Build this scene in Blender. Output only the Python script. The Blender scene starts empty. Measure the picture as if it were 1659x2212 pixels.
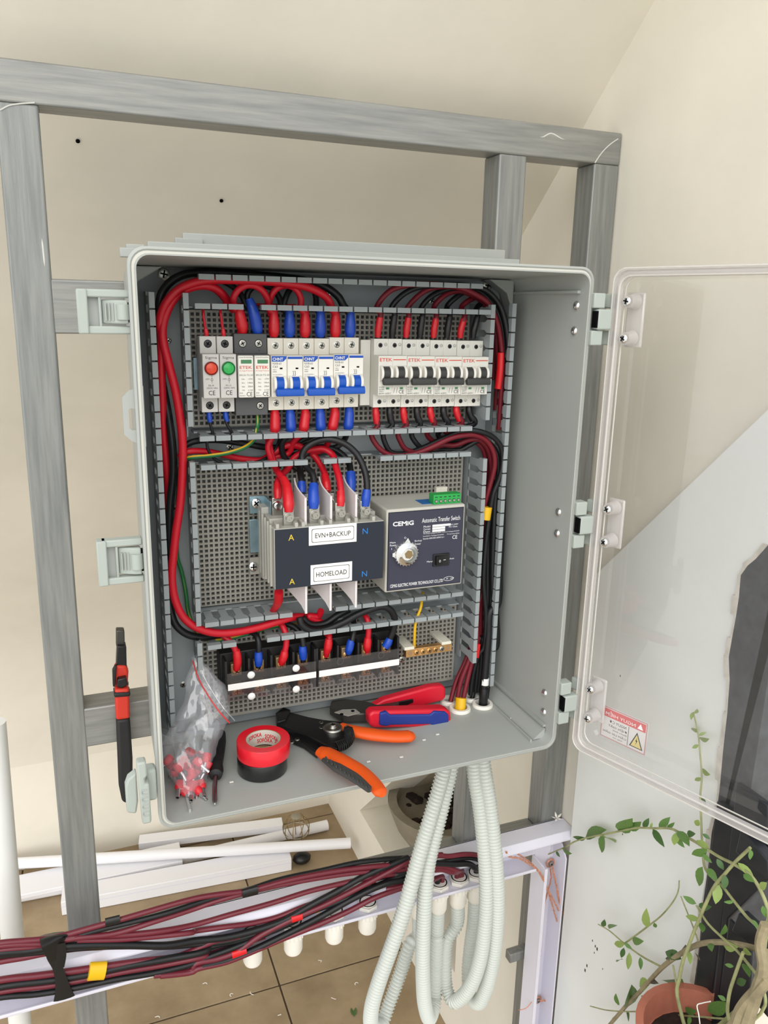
import bpy, bmesh, math, random
from mathutils import Vector, Matrix, noise as mnoise
random.seed(7)
S = 0.001                                  # everything below is written in millimetres
scene = bpy.context.scene
col = scene.collection
PI = math.pi
# ------------------------------------------------------------------ camera
FPX = 1700.465
CAM_ROT = (1.318989, -0.020974, -0.375997)
CAM_LOC = Vector((-298.181, -748.937, 242.8))
cd = bpy.data.cameras.new('camera'); cam = bpy.data.objects.new('camera', cd); col.objects.link(cam)
cd.sensor_fit = 'VERTICAL'; cd.sensor_height = 36.0; cd.lens = FPX / 2212 * 36.0
cd.clip_start = 0.01; cd.clip_end = 60
from mathutils import Euler
_E = Euler(CAM_ROT, 'XYZ'); cam.rotation_euler = _E; cam.location = CAM_LOC * S
scene.camera = cam
_R = _E.to_matrix()
# ------------------------------------------------------------------ sky, sun, exposure
w = bpy.data.worlds.new('overcast_sky'); scene.world = w; w.use_nodes = True
nt = w.node_tree; bg = nt.nodes['Background']
bg.inputs[0].default_value = (0.93, 0.965, 1.0, 1); bg.inputs[1].default_value = 1.1
sd = bpy.data.lights.new('hazy_sun', 'SUN'); sd.energy = 1.7; sd.angle = math.radians(60); sd.color = (1.0, 0.97, 0.92)
so = bpy.data.objects.new('hazy_sun', sd); col.objects.link(so)
so.rotation_euler = Vector((0.30, 0.76, -0.50)).to_track_quat('-Z', 'Y').to_euler()
scene.view_settings.view_transform = 'Standard'; scene.view_settings.look = 'None'
scene.view_settings.gamma = 1; scene.view_settings.use_curve_mapping = False
scene.view_settings.exposure = 0.10
# ------------------------------------------------------------------ measuring helpers: a sight line met with a plane
def ray(u, v): return _R @ Vector(((u - 829.5) / FPX, -(v - 1106) / FPX, -1))
def P(u, v, y): d = ray(u, v); return CAM_LOC + d * ((y - CAM_LOC.y) / d.y)
def PX(u, v, x): d = ray(u, v); return CAM_LOC + d * ((x - CAM_LOC.x) / d.x)
def PZ(u, v, z): d = ray(u, v); return CAM_LOC + d * ((z - CAM_LOC.z) / d.z)
def win(ox, oy, s): return lambda pts: [P(ox + p[0] / s, oy + p[1] / s, p[2]) for p in pts]
c1 = win(320, 560, 3.456); c2 = win(760, 560, 3.072); c3 = win(320, 920, 3.456); c4 = win(130, 580, 3.16)
c4b = win(720, 920, 3.606); c5 = win(320, 1320, 3.318); c6 = win(660, 1320, 2.765)
L1 = win(0, 1860, 3.607); L2 = win(420, 1820, 3.607); L3 = win(800, 1740, 5.53); K4 = win(660, 1620, 2.765)
# ------------------------------------------------------------------ materials
def lin(c):
    return tuple((x / 255 / 12.92) if x / 255 <= .04045 else ((x / 255 + .055) / 1.055) ** 2.4 for x in c) + (1,)
M = {}
def mat(name, rgb, rough=.5, metal=0, spec=.5, var=0, scale=40, stretch=(1, 1, 1), bump=0, bscale=200, var_rgb=None, coat=0, sss=0, emit=None):
    m = bpy.data.materials.new(name); m.use_nodes = True; n = m.node_tree; b = n.nodes['Principled BSDF']
    c = lin(rgb); b.inputs['Base Color'].default_value = c; b.inputs['Roughness'].default_value = rough
    b.inputs['Metallic'].default_value = metal; b.inputs['Specular IOR Level'].default_value = spec
    if coat: b.inputs['Coat Weight'].default_value = coat; b.inputs['Coat Roughness'].default_value = .15
    if emit: b.inputs['Emission Color'].default_value = lin(emit[0]); b.inputs['Emission Strength'].default_value = emit[1]
    if var or bump:
        tc = n.nodes.new('ShaderNodeTexCoord'); mp = n.nodes.new('ShaderNodeMapping'); mp.inputs['Scale'].default_value = stretch
        n.links.new(tc.outputs['Object'], mp.inputs['Vector'])
    if var:
        nz = n.nodes.new('ShaderNodeTexNoise'); nz.inputs['Scale'].default_value = scale; nz.inputs['Detail'].default_value = 5; nz.inputs['Roughness'].default_value = .6
        n.links.new(mp.outputs[0], nz.inputs['Vector'])
        mx = n.nodes.new('ShaderNodeMix'); mx.data_type = 'RGBA'
        c2_ = lin(var_rgb) if var_rgb else tuple(min(1, x * (1 - var)) for x in c[:3]) + (1,)
        c1_ = c if var_rgb else tuple(min(1, x * (1 + var)) for x in c[:3]) + (1,)
        mr = n.nodes.new('ShaderNodeMapRange'); mr.inputs[1].default_value = .35; mr.inputs[2].default_value = .65
        n.links.new(nz.outputs['Fac'], mr.inputs[0]); n.links.new(mr.outputs[0], mx.inputs[0])
        mx.inputs[6].default_value = c1_; mx.inputs[7].default_value = c2_
        n.links.new(mx.outputs[2], b.inputs['Base Color'])
    if bump:
        nb = n.nodes.new('ShaderNodeTexNoise'); nb.inputs['Scale'].default_value = bscale; nb.inputs['Detail'].default_value = 4
        n.links.new(mp.outputs[0], nb.inputs['Vector'])
        bp = n.nodes.new('ShaderNodeBump'); bp.inputs['Strength'].default_value = bump; bp.inputs['Distance'].default_value = .002
        n.links.new(nb.outputs['Fac'], bp.inputs['Height']); n.links.new(bp.outputs[0], b.inputs['Normal'])
    M[name] = m; return m
def clear(name, tint=(1, 1, 1), gloss=.06, milk=0.0, rough=.03, milk_rgb=(220, 220, 220), ior=1.5):
    m = bpy.data.materials.new(name); m.use_nodes = True; n = m.node_tree; n.nodes.remove(n.nodes['Principled BSDF'])
    out = n.nodes['Material Output']; t = n.nodes.new('ShaderNodeBsdfTransparent'); t.inputs[0].default_value = tint + (1,)
    g = n.nodes.new('ShaderNodeBsdfGlossy'); g.inputs['Roughness'].default_value = rough; g.inputs[0].default_value = (1, 1, 1, 1)
    fr = n.nodes.new('ShaderNodeFresnel'); fr.inputs[0].default_value = ior
    ge = n.nodes.new('ShaderNodeNewGeometry'); sw = n.nodes.new('ShaderNodeMix')   # same reflectance from either side of the thin sheet
    lw = n.nodes.new('ShaderNodeLayerWeight'); lw.inputs[0].default_value = .2
    ma = n.nodes.new('ShaderNodeMath'); ma.operation = 'MULTIPLY_ADD'; ma.inputs[1].default_value = .55; ma.inputs[2].default_value = gloss
    n.links.new(lw.outputs['Facing'], ma.inputs[0])
    pw = n.nodes.new('ShaderNodeMath'); pw.operation = 'POWER'; pw.inputs[1].default_value = 4.0
    n.links.new(lw.outputs['Facing'], pw.inputs[0]); n.links.new(pw.outputs[0], ma.inputs[0])
    n.nodes.remove(fr); n.nodes.remove(ge); n.nodes.remove(sw)
    a = n.nodes.new('ShaderNodeMixShader'); n.links.new(ma.outputs[0], a.inputs[0]); n.links.new(t.outputs[0], a.inputs[1]); n.links.new(g.outputs[0], a.inputs[2])
    last = a
    if milk:
        d = n.nodes.new('ShaderNodeBsdfDiffuse'); d.inputs[0].default_value = lin(milk_rgb)
        k = n.nodes.new('ShaderNodeMixShader'); k.inputs[0].default_value = milk
        n.links.new(a.outputs[0], k.inputs[1]); n.links.new(d.outputs[0], k.inputs[2]); last = k
    n.links.new(last.outputs[0], out.inputs[0]); M[name] = m; return m
mat('plaster', (234, 228, 214), .9, spec=.15, var=.05, scale=3, bump=.12, bscale=60)
mat('plaster_dirty', (206, 196, 172), .9, spec=.15, var=1, scale=5, var_rgb=(176, 160, 135), bump=.15, bscale=60)
mat('plaster_white', (236, 237, 234), .85, spec=.15, var=.03, scale=4, bump=.1, bscale=50)
mat('floor_tile', (170, 150, 120), .45, spec=.35, var=1, scale=5, var_rgb=(138, 118, 90), bump=.05, bscale=30)
mat('bounce_ground', (226, 222, 212), .9, var=.06, scale=2)
mat('grout', (72, 58, 44), .9)
mat('granite', (50, 51, 56), .35, var=1, scale=60, var_rgb=(70, 72, 78), bump=.06, bscale=150)
mat('black_metal', (34, 36, 42), .38, spec=.5, var=.3, scale=6)
mat('paint_edge', (205, 198, 188), .9, var=.15, scale=50)
mat('steel_v', (146, 147, 143), .42, metal=.3, var=1, scale=26, stretch=(6, 6, .35), var_rgb=(124, 126, 124), bump=.10, bscale=60)
mat('steel_h', (152, 152, 147), .42, metal=.3, var=1, scale=26, stretch=(.35, 6, 6), var_rgb=(131, 132, 129), bump=.10, bscale=60)
mat('filler', (205, 205, 198), .7)
mat('box', (168, 171, 166), .42, spec=.4, var=.02, scale=8)
mat('box_rim', (196, 199, 195), .4, spec=.4)
mat('gasket', (212, 210, 200), .6)
mat('plate', (132, 138, 139), .45, spec=.35, var=.03, scale=10)
mat('panel', (150, 147, 138), .6, spec=.25)
mat('duct', (152, 159, 160), .5, spec=.35)
mat('latch', (172, 179, 172), .42, spec=.4)
mat('chrome', (235, 235, 235), .16, metal=1)
mat('screw', (176, 174, 166), .34, metal=1)
mat('screw_dark', (60, 60, 60), .4, metal=.6)
mat('zinc', (142, 168, 178), .3, metal=.75, var=.12, scale=60)
mat('brass', (196, 152, 98), .35, metal=.8, var=.15, scale=50)
mat('brass_dull', (150, 128, 92), .45, metal=.6)
mat('copper', (216, 154, 126), .38, metal=.35, var=.2, scale=200)
mat('black_hole', (14, 14, 15), .9, spec=.05)
mat('red_wire', (196, 18, 38), .42, spec=.4)
mat('red_shrink', (205, 22, 34), .36, spec=.5, bump=.25, bscale=90)
mat('blue_shrink', (20, 70, 176), .36, spec=.5, bump=.25, bscale=90)
mat('black_wire', (22, 23, 25), .42, spec=.4)
mat('maroon_wire', (112, 24, 36), .45, spec=.35)
mat('maroon_trunk', (108, 32, 46), .38, spec=.5)
mat('yellow_wire', (226, 178, 22), .45)
mat('green_wire', (28, 110, 56), .45)
mat('yellow_tape', (232, 184, 20), .4)
mat('red_tape', (214, 24, 30), .36)
mat('black_tape', (20, 20, 21), .4)
mat('mcb', (224, 219, 206), .5, spec=.35)
mat('mcb_face', (236, 233, 224), .45, spec=.35)
mat('etek', (222, 220, 211), .5, spec=.35)
mat('spd_grey', (82, 82, 83), .55)
mat('sigma', (206, 203, 198), .5, spec=.35)
mat('chint_blue', (18, 82, 182), .4, spec=.45)
mat('print_blue', (12, 78, 180), .5)
mat('print_grey', (88, 86, 84), .7)
mat('print_dark', (36, 36, 38), .7)
mat('print_red', (214, 76, 52), .6)
mat('print_white', (236, 236, 236), .6)
mat('print_yellow', (228, 196, 60), .6)
mat('print_ltblue', (30, 120, 200), .6)
mat('print_green', (90, 190, 70), .6)
mat('lens_red', (206, 60, 30), .3, var=.3, scale=900, emit=((225, 80, 40), .12))
mat('lens_green', (40, 160, 76), .3, var=.3, scale=900, emit=((60, 200, 100), .12))
mat('lens_rim', (120, 24, 24), .35)
mat('lens_rim_green', (16, 110, 50), .35)
mat('window_green', (70, 132, 86), .4)
mat('toggle_black', (56, 56, 54), .5)
mat('ats_case', (190, 187, 177), .5, spec=.35, bump=.03, bscale=200)
mat('ats_panel', (60, 60, 75), .5, spec=.3)
mat('contactor', (178, 176, 167), .45, spec=.4)
mat('contactor_face', (38, 43, 54), .45, spec=.3)
mat('barrier', (228, 221, 220), .4, spec=.4)
mat('sticker', (240, 238, 232), .5)
mat('terminal_green', (32, 160, 70), .4)
mat('pcb_blue', (24, 100, 170), .5)
mat('block_black', (22, 21, 22), .5)
mat('white_plastic', (236, 236, 232), .45)
mat('ivory', (224, 220, 204), .5)
mat('orange', (230, 88, 22), .45, spec=.4, bump=.05, bscale=200)
mat('grip_grey', (66, 66, 64), .7)
mat('tool_black', (20, 20, 21), .35, spec=.5)
mat('tool_red', (212, 24, 48), .42)
mat('tool_blue', (30, 52, 134), .5)
mat('tool_steel', (84, 82, 78), .4, metal=.7)
mat('cutter_red', (206, 52, 34), .5)
mat('rubber_black', (27, 27, 28), .55, bump=.15, bscale=120)
mat('tape_red', (226, 26, 44), .28, spec=.55, coat=.3)
mat('tape_black', (24, 24, 25), .3, spec=.5, coat=.3)
mat('tape_core', (214, 206, 194), .7)
mat('cardboard', (150, 118, 84), .8)
mat('ferrule_red', (216, 36, 50), .42)
mat('ferrule_tin', (214, 214, 216), .25, metal=1)
mat('screwdriver_shaft', (150, 146, 150), .25, metal=1)
mat('conduit', (205, 209, 202), .42, spec=.4)
mat('pvc', (238, 237, 240), .4, spec=.4)
mat('trunking', (230, 228, 240), .4, spec=.4)
mat('gland', (240, 236, 226), .45)
mat('cement', (140, 132, 114), .8, var=.12, scale=20, bump=.15, bscale=80)
mat('soil', (48, 34, 28), 1, var=.5, scale=60, bump=.8, bscale=80)
mat('terracotta', (178, 108, 86), .7, var=.12, scale=20)
mat('stem', (158, 160, 112), .6, var=.2, scale=60)
mat('bark', (150, 138, 108), .8, var=.25, scale=40, bump=.3, bscale=100)
mat('leaf', (96, 132, 66), .42, spec=.4, var=.28, scale=40)
mat('leaf_dark', (74, 106, 58), .42, spec=.4, var=.25, scale=40)
mat('leaf_light', (146, 168, 92), .42, spec=.4, var=.2, scale=40)
mat('dry_leaf', (96, 88, 72), .8)
mat('debris', (238, 234, 226), .6)
mat('petal', (232, 60, 160), .5)
mat('zip_red', (214, 44, 44), .4)
mat('label_red', (206, 116, 116), .6)
mat('label_frame', (190, 150, 150), .6)
mat('label_white', (212, 208, 206), .6)
mat('label_yellow', (214, 198, 140), .6)
clear('door_clear', (.955, .955, .958), .05, milk=.03, rough=.02, milk_rgb=(205, 203, 200))
clear('door_rim', (.90, .89, .90), .12, milk=.38, rough=.12, milk_rgb=(230, 226, 222))
clear('door_bead', (.9, .88, .9), .15, milk=.6, rough=.15, milk_rgb=(240, 236, 228))
clear('cover_clear', (.84, .80, .81), .03, milk=.012, rough=.05)
clear('bag_clear', (.96, .96, .965), .10, milk=.10, rough=.07, milk_rgb=(236, 238, 244))
# ------------------------------------------------------------------ mesh helpers
org = {}
class MB:
    def __init__(s, T=None): s.v = []; s.f = []; s.T = T
    def add(s, vs, fs):
        o = len(s.v)
        for p in vs:
            p = Vector(p); s.v.append(s.T @ p if s.T else p)
        s.f += [tuple(i + o for i in f) for f in fs]; return s
    def box(s, x0, x1, y0, y1, z0, z1):
        v = [(x, y, z) for x in (x0, x1) for y in (y0, y1) for z in (z0, z1)]
        return s.add(v, [(0, 1, 3, 2), (4, 6, 7, 5), (0, 4, 5, 1), (2, 3, 7, 6), (0, 2, 6, 4), (1, 5, 7, 3)])
    def prism(s, poly, axis, a, b):
        n = len(poly); mk = {'x': lambda p, q, t: (t, p, q), 'y': lambda p, q, t: (p, t, q), 'z': lambda p, q, t: (p, q, t)}[axis]
        v = [mk(p, q, a) for p, q in poly] + [mk(p, q, b) for p, q in poly]
        return s.add(v, [tuple(range(n)), tuple(range(2 * n - 1, n - 1, -1))] + [(i, (i + 1) % n, n + (i + 1) % n, n + i) for i in range(n)])
    def tube(s, pts, r, n=10, caps=True, closed=False, flat=1.0, up=None):
        pts = [Vector(p) for p in pts]; m = len(pts); rr = r if isinstance(r, (list, tuple)) else [r] * m
        t = []
        for i in range(m):
            a = pts[(i - 1) % m] if (closed or i > 0) else pts[0]; b = pts[(i + 1) % m] if (closed or i < m - 1) else pts[-1]
            d = b - a; t.append(d.normalized() if d.length > 1e-9 else Vector((0, 0, 1)))
        nrm = Vector(up) if up else t[0].orthogonal()
        nrm = (nrm - t[0] * nrm.dot(t[0])).normalized(); vs = []
        for i in range(m):
            nrm = (nrm - t[i] * nrm.dot(t[i]))
            nrm = nrm.normalized() if nrm.length > 1e-6 else t[i].orthogonal().normalized()
            bn = t[i].cross(nrm)
            for k in range(n):
                a = 2 * PI * k / n; vs.append(pts[i] + (nrm * math.cos(a) * flat + bn * math.sin(a)) * rr[i])
        fs = []
        for i in range(m if closed else m - 1):
            j = (i + 1) % m
            for k in range(n): fs.append((i * n + k, i * n + (k + 1) % n, j * n + (k + 1) % n, j * n + k))
        if caps and not closed: fs += [tuple(range(n)), tuple(range(m * n - 1, (m - 1) * n - 1, -1))]
        return s.add(vs, fs)
    def lathe(s, prof, o, ax=(0, 0, 1), n=24, closed=False):
        ax = Vector(ax).normalized(); e = ax.orthogonal().normalized(); g = ax.cross(e); o = Vector(o); vs = []; m = len(prof)
        for r, h in prof:
            for k in range(n):
                a = 2 * PI * k / n; vs.append(o + ax * h + (e * math.cos(a) + g * math.sin(a)) * r)
        fs = [(i * n + k, i * n + (k + 1) % n, ((i + 1) % m) * n + (k + 1) % n, ((i + 1) % m) * n + k) for i in range(m if closed else m - 1) for k in range(n)]
        if not closed:
            if prof[0][0] > 1e-6: fs.append(tuple(range(n)))
            if prof[-1][0] > 1e-6: fs.append(tuple(range(m * n - 1, (m - 1) * n - 1, -1)))
        return s.add(vs, fs)
    def ball(s, c, r, n=10, sc=(1, 1, 1)):
        c = Vector(c); vs = []; fs = []
        for i in range(n + 1):
            th = PI * i / n
            for k in range(n): a = 2 * PI * k / n; vs.append(c + Vector((r * sc[0] * math.sin(th) * math.cos(a), r * sc[1] * math.sin(th) * math.sin(a), r * sc[2] * math.cos(th))))
        for i in range(n):
            for k in range(n): fs.append((i * n + k, i * n + (k + 1) % n, (i + 1) * n + (k + 1) % n, (i + 1) * n + k))
        return s.add(vs, fs)
    def mesh(s, name, m, o=Vector(), smooth=40, weld=True):
        me = bpy.data.meshes.new(name); me.from_pydata([((v - o) * S)[:] for v in s.v], [], s.f)
        bm = bmesh.new(); bm.from_mesh(me)
        if weld: bmesh.ops.remove_doubles(bm, verts=bm.verts, dist=1e-6)
        bmesh.ops.recalc_face_normals(bm, faces=bm.faces); bm.to_mesh(me); bm.free()
        if smooth:
            me.polygons.foreach_set('use_smooth', [True] * len(me.polygons)); me.set_sharp_from_angle(angle=math.radians(smooth))
        me.materials.append(M[m] if isinstance(m, str) else m); return me
    def build(s, name, m, parent=None, label=None, cat=None, group=None, kind=None, smooth=40, bevel=0, seg=2, weld=True, loc=None):
        o = org[parent] if parent is not None else (Vector(loc) if loc is not None else Vector())
        me = s.mesh(name, m, o, smooth, weld)
        ob = link(name, me, parent, o)
        if bevel:
            b = ob.modifiers.new('bevel', 'BEVEL'); b.width = bevel * S; b.segments = seg; b.limit_method = 'ANGLE'; b.angle_limit = math.radians(40); b.harden_normals = False
        tag(ob, label, cat, group, kind); return ob
def link(name, me, parent, o):
    ob = bpy.data.objects.new(name, me); col.objects.link(ob); org[ob] = Vector(o)
    if parent is not None: ob.parent = parent
    else: ob.location = Vector(o) * S
    return ob
def tag(ob, label=None, cat=None, group=None, kind=None):
    if label: ob['label'] = label
    if cat: ob['category'] = cat
    if group: ob['group'] = group
    if kind: ob['kind'] = kind
    return ob
def thing(name, label, cat, loc, group=None):
    ob = bpy.data.objects.new(name, None); col.objects.link(ob); ob.empty_display_size = .01
    ob.location = Vector(loc) * S; org[ob] = Vector(loc); return tag(ob, label, cat, group)
def dup(root, d, label=None, group=None):
    r = root.copy(); col.objects.link(r); r.location = root.location + Vector(d) * S; org[r] = org[root] + Vector(d)
    if label: r['label'] = label
    if group: r['group'] = group
    for ch in root.children:
        c = ch.copy(); col.objects.link(c); c.parent = r; org[c] = org[r]
        for g in ch.children:
            k = g.copy(); col.objects.link(k); k.parent = c; org[k] = org[r]
    return r
def spline(pts, k=8):
    pts = [Vector(p) for p in pts]
    if len(pts) < 3: return [pts[0].lerp(pts[-1], i / k) for i in range(k + 1)]
    q = [pts[0] * 2 - pts[1]] + pts + [pts[-1] * 2 - pts[-2]]; out = []
    for i in range(1, len(q) - 2):
        a, b, c, d = q[i - 1], q[i], q[i + 1], q[i + 2]
        ta = 0; tb = ta + max(1e-3, (b - a).length) ** .5; tc_ = tb + max(1e-3, (c - b).length) ** .5; td = tc_ + max(1e-3, (d - c).length) ** .5
        for j in range(k):
            t = tb + (tc_ - tb) * j / k
            A1 = a * ((tb - t) / (tb - ta)) + b * ((t - ta) / (tb - ta)); A2 = b * ((tc_ - t) / (tc_ - tb)) + c * ((t - tb) / (tc_ - tb)); A3 = c * ((td - t) / (td - tc_)) + d * ((t - tc_) / (td - tc_))
            B1 = A1 * ((tc_ - t) / (tc_ - ta)) + A2 * ((t - ta) / (tc_ - ta)); B2 = A2 * ((td - t) / (td - tb)) + A3 * ((t - tb) / (td - tb))
            out.append(B1 * ((tc_ - t) / (tc_ - tb)) + B2 * ((t - tb) / (tc_ - tb)))
    out.append(pts[-1]); return out
_tc = {}
def text(s, x, z, wd, ht, y, m, parent, T=None, name='lettering', center=False, bold=0.0, mirror=False):
    """flat lettering filling wd x ht (mm), lower-left corner x,z on a face at depth y that faces -y; T places it elsewhere"""
    if (s, bold) not in _tc:
        cu = bpy.data.curves.new('txt', 'FONT'); cu.body = s; cu.size = 1; cu.fill_mode = 'FRONT'; cu.offset = bold; cu.resolution_u = 2
        ob = bpy.data.objects.new('txt', cu); me = bpy.data.meshes.new_from_object(ob)
        vs = [v.co.copy() for v in me.vertices]; fs = [tuple(p.vertices) for p in me.polygons]
        bpy.data.objects.remove(ob); bpy.data.curves.remove(cu); bpy.data.meshes.remove(me)
        if not vs: vs = [Vector((0, 0, 0)), Vector((1, 0, 0)), Vector((1, 1, 0))]; fs = [(0, 1, 2)]
        x0 = min(v.x for v in vs); x1 = max(v.x for v in vs); y0 = min(v.y for v in vs); y1 = max(v.y for v in vs)
        _tc[(s, bold)] = ([((v.x - x0) / (x1 - x0), (v.y - y0) / (y1 - y0)) for v in vs], fs)
    vs, fs = _tc[(s, bold)]
    mb = MB(T)
    mb.add([(x + wd * (1 - a if mirror else a), y, z + ht * b) for a, b in vs], fs)
    o = org[parent]; me = mb.mesh(name, m, o, 0, False); ob = link(name, me, parent, o); return ob
def screw_head(c, r, ax, m, parent, name='screw', depth=1.6, slot='black_hole'):
    ax = Vector(ax).normalized(); c = Vector(c)
    mb = MB(); mb.lathe([(r, 0), (r, depth * .5), (r * .8, depth * .9), (r * .4, depth)], c, ax, 14); ob = mb.build(name, m, parent)
    e = ax.orthogonal().normalized(); e.rotate(Matrix.Rotation(random.random() * 1.5, 3, ax)); g = ax.cross(e); mb = MB(); h = depth + .06
    for d, q in ((e, g), (g, e)):
        a = c + ax * h
        mb.add([a + d * r * .62 + q * r * .13, a - d * r * .62 + q * r * .13, a - d * r * .62 - q * r * .13, a + d * r * .62 - q * r * .13], [(0, 1, 2, 3)])
    k = mb.mesh('cross_recess', slot, org[parent], 0); kk = link('cross_recess', k, ob, org[parent]); return ob
def rrect(x0, x1, z0, z1, r, n=5):
    out = []
    for cx, cz, a0 in ((x1 - r, z1 - r, 0), (x0 + r, z1 - r, 90), (x0 + r, z0 + r, 180), (x1 - r, z0 + r, 270)):
        for i in range(n + 1): a = math.radians(a0 + 90 * i / n); out.append((cx + r * math.cos(a), cz + r * math.sin(a)))
    return out
def cable(name, label, pts, r, m, group=None, k=8, n=10, cat='cable'):
    path = spline(pts, k); o = path[0]
    ob = MB().tube(path, r, n).build(name, m, None, label, cat, group, loc=o, weld=False)
    return ob
def sleeve(parent, pts, r, m, name='heat_shrink', k=5, n=12):
    return MB().tube(spline(pts, k), r if not isinstance(r, (list, tuple)) else interp(r, (len(pts) - 1) * k + 1 if len(pts) > 2 else k + 1), n).build(name, m, parent, weld=False)
def interp(r, n):
    out = []
    for i in range(n):
        t = i / (n - 1) * (len(r) - 1); j = min(int(t), len(r) - 2); out.append(r[j] + (r[j + 1] - r[j]) * (t - j))
    return out
# ================================================================== THE SETTING
FZ = -1360.0; XW = 407.0; YB = 1452.0
def soff(y):                     # under-stair soffit, steepening a little towards its foot
    return 343 - .906 * (y - 454) - (0 if y < 454 else 202 * ((y - 454) / 996) ** 2)
MB().box(-9000, 9000, -9000, 9000, FZ - 60, FZ - 44).build('ground', 'bounce_ground', None, 'unseen ground around the stairs, made pale to bounce light onto the soffit', 'ground', kind='structure')  # out of view; pale tone added to throw light up onto the soffit
fl = MB().box(-1128, 1000, -1600, 1600, FZ - 40, FZ - 3).build('floor', 'grout', None, 'beige glazed floor tiles with dark grout joints', 'floor', kind='structure')
tile_me = MB().box(2, 598, 2, 598, -8, 0).mesh('tile', 'floor_tile', Vector(), 0)
for i in range(-2, 2):
    for j in range(-3, 3):
        if -526 + 0 > 74 + 600 * i and j < -2: continue
        x0 = 74 + 600 * i; y0 = 196 + 600 * j
        t = bpy.data.objects.new('tile', tile_me); col.objects.link(t); t.parent = fl; t.location = Vector((x0, y0, FZ)) * S; org[t] = Vector()
        b = t.modifiers.new('bevel', 'BEVEL'); b.width = .0012; b.segments = 1
MB().box(-800, 1000, YB, YB + 120, FZ - 30, soff(YB) + 20).build('wall_back', 'plaster', None, 'low beige plastered wall behind the pipes on the floor', 'wall', kind='structure', smooth=0)
sof = MB(); y1 = -360; ys = [YB + 6 - (YB + 6 - y1) * i / 60 for i in range(61)]
sfz = lambda y: soff(y) - (0 if y < 1100 else 260 * ((y - 1100) / 352) ** 5)
sof.prism([(y, sfz(y)) for y in ys] + [(y, soff(y) + 200) for y in reversed(ys)], 'x', -800, 1000)
ce = sof.build('ceiling', 'plaster', None, 'sloping beige plastered soffit under the stairs', 'ceiling', kind='structure', smooth=20)
dr = MB()
for u, v in ((168, 303), (478, 432)):
    d = ray(u, v); k = .906                     # where the sight line meets the soffit
    t = (343 + k * 454 - CAM_LOC.z - k * CAM_LOC.y) / (d.z + k * d.y); c = CAM_LOC + d * t
    dr.lathe([(2.6, 0), (2.6, 1.2), (2, 1.5)], c - Vector((0, .671, .741)) * 1.0, (0, -.671, -.741), 12)
dr.build('drill_hole', 'black_hole', ce)
# right wall with a triangular opening under the stairs
OA, OB_, OC = (1150.6, -1187.0), (526.0, -1187.0), (526.0, -545.0)
YF = -165.0
wr = MB()
def wl(poly): wr.prism(poly, 'x', XW, XW + 110)
wl([(YB + 10, FZ - 10), (OA[0], FZ - 10), (OA[0], soff(OA[0]) + 10), (YB + 10, soff(YB) + 10)])
wl([(OA[0], FZ - 10), (OB_[0], FZ - 10), OB_, OA])
wl([OA, OC] + [(y, soff(y) + 10) for y in (526, 640, 760, 880, 1010, 1150.6)])
wl([(OB_[0], FZ - 10), (YF, FZ - 10), (YF, soff(YF) + 10), (OC[0], soff(OC[0]) + 10)])
wrt = wr.build('wall_right', 'plaster', None, 'beige plastered wall to the right of the steel frame', 'wall', kind='structure', smooth=0)
# the recess behind the triangular opening: ledge and far wall
rc = MB()
rc.box(XW + 105, XW + 520, OB_[0] - 60, OA[0] + 60, OB_[1] - 60, OB_[1])
rc.box(XW + 480, XW + 520, OB_[0] - 200, OA[0] + 60, OB_[1] - 60, -300)
rc.prism([(OA[0], OA[1]), (OA[0] + 60, OA[1]), (OC[0] - 140, -335), (OC[0] - 140, -400)], 'x', XW + 105, XW + 520)
rc.box(XW + 105, XW + 520, OB_[0] - 60, OB_[0] - 20, OB_[1] - 60, -360)
rc.build('wall_recess', 'plaster_dirty', None, 'stained plaster ledge in the triangular opening of the wall', 'wall', kind='structure', smooth=0)
# whiter lower panel of the right wall, a few millimetres proud, with a slanting top edge
XS = 395.0
sl = MB(); ya = PX(1243, 1700, XS).y; k1 = PX(1325, 1205, XS); k2 = PX(1659, 885, XS)
kk = (k2.z - k1.z) / (k2.y - k1.y); zl = k1.z + kk * (ya - k1.y)
sl.prism([(ya, FZ), (YF, FZ), (YF, k1.z + kk * (YF - k1.y)), (ya, zl)], 'x', XS, XW + 1)
slo = sl.build('wall_plaster_panel', 'plaster_white', None, 'white lower part of the right wall with slanting upper edge', 'wall', kind='structure', smooth=0)
ch = MB()
for u, v, r in ((1280, 2032, 1.6), (1286, 2044, 2), (1290, 2050, 2.6), (1284, 2058, 1.4), (1268, 2086, 2.4), (1264, 2096, 2.6), (1302, 2093, 1.2), (1370, 2150, 1.2), (1345, 1802, 1.2), (1340, 1460, 1.2)):
    c = PX(u, v, XS); ch.box(XS - .3, XS + .5, c.y - r * .5, c.y + r * .5, c.z - r, c.z + r)
ch.build('paint_chip', 'screw_dark', slo, kind='stuff')
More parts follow.
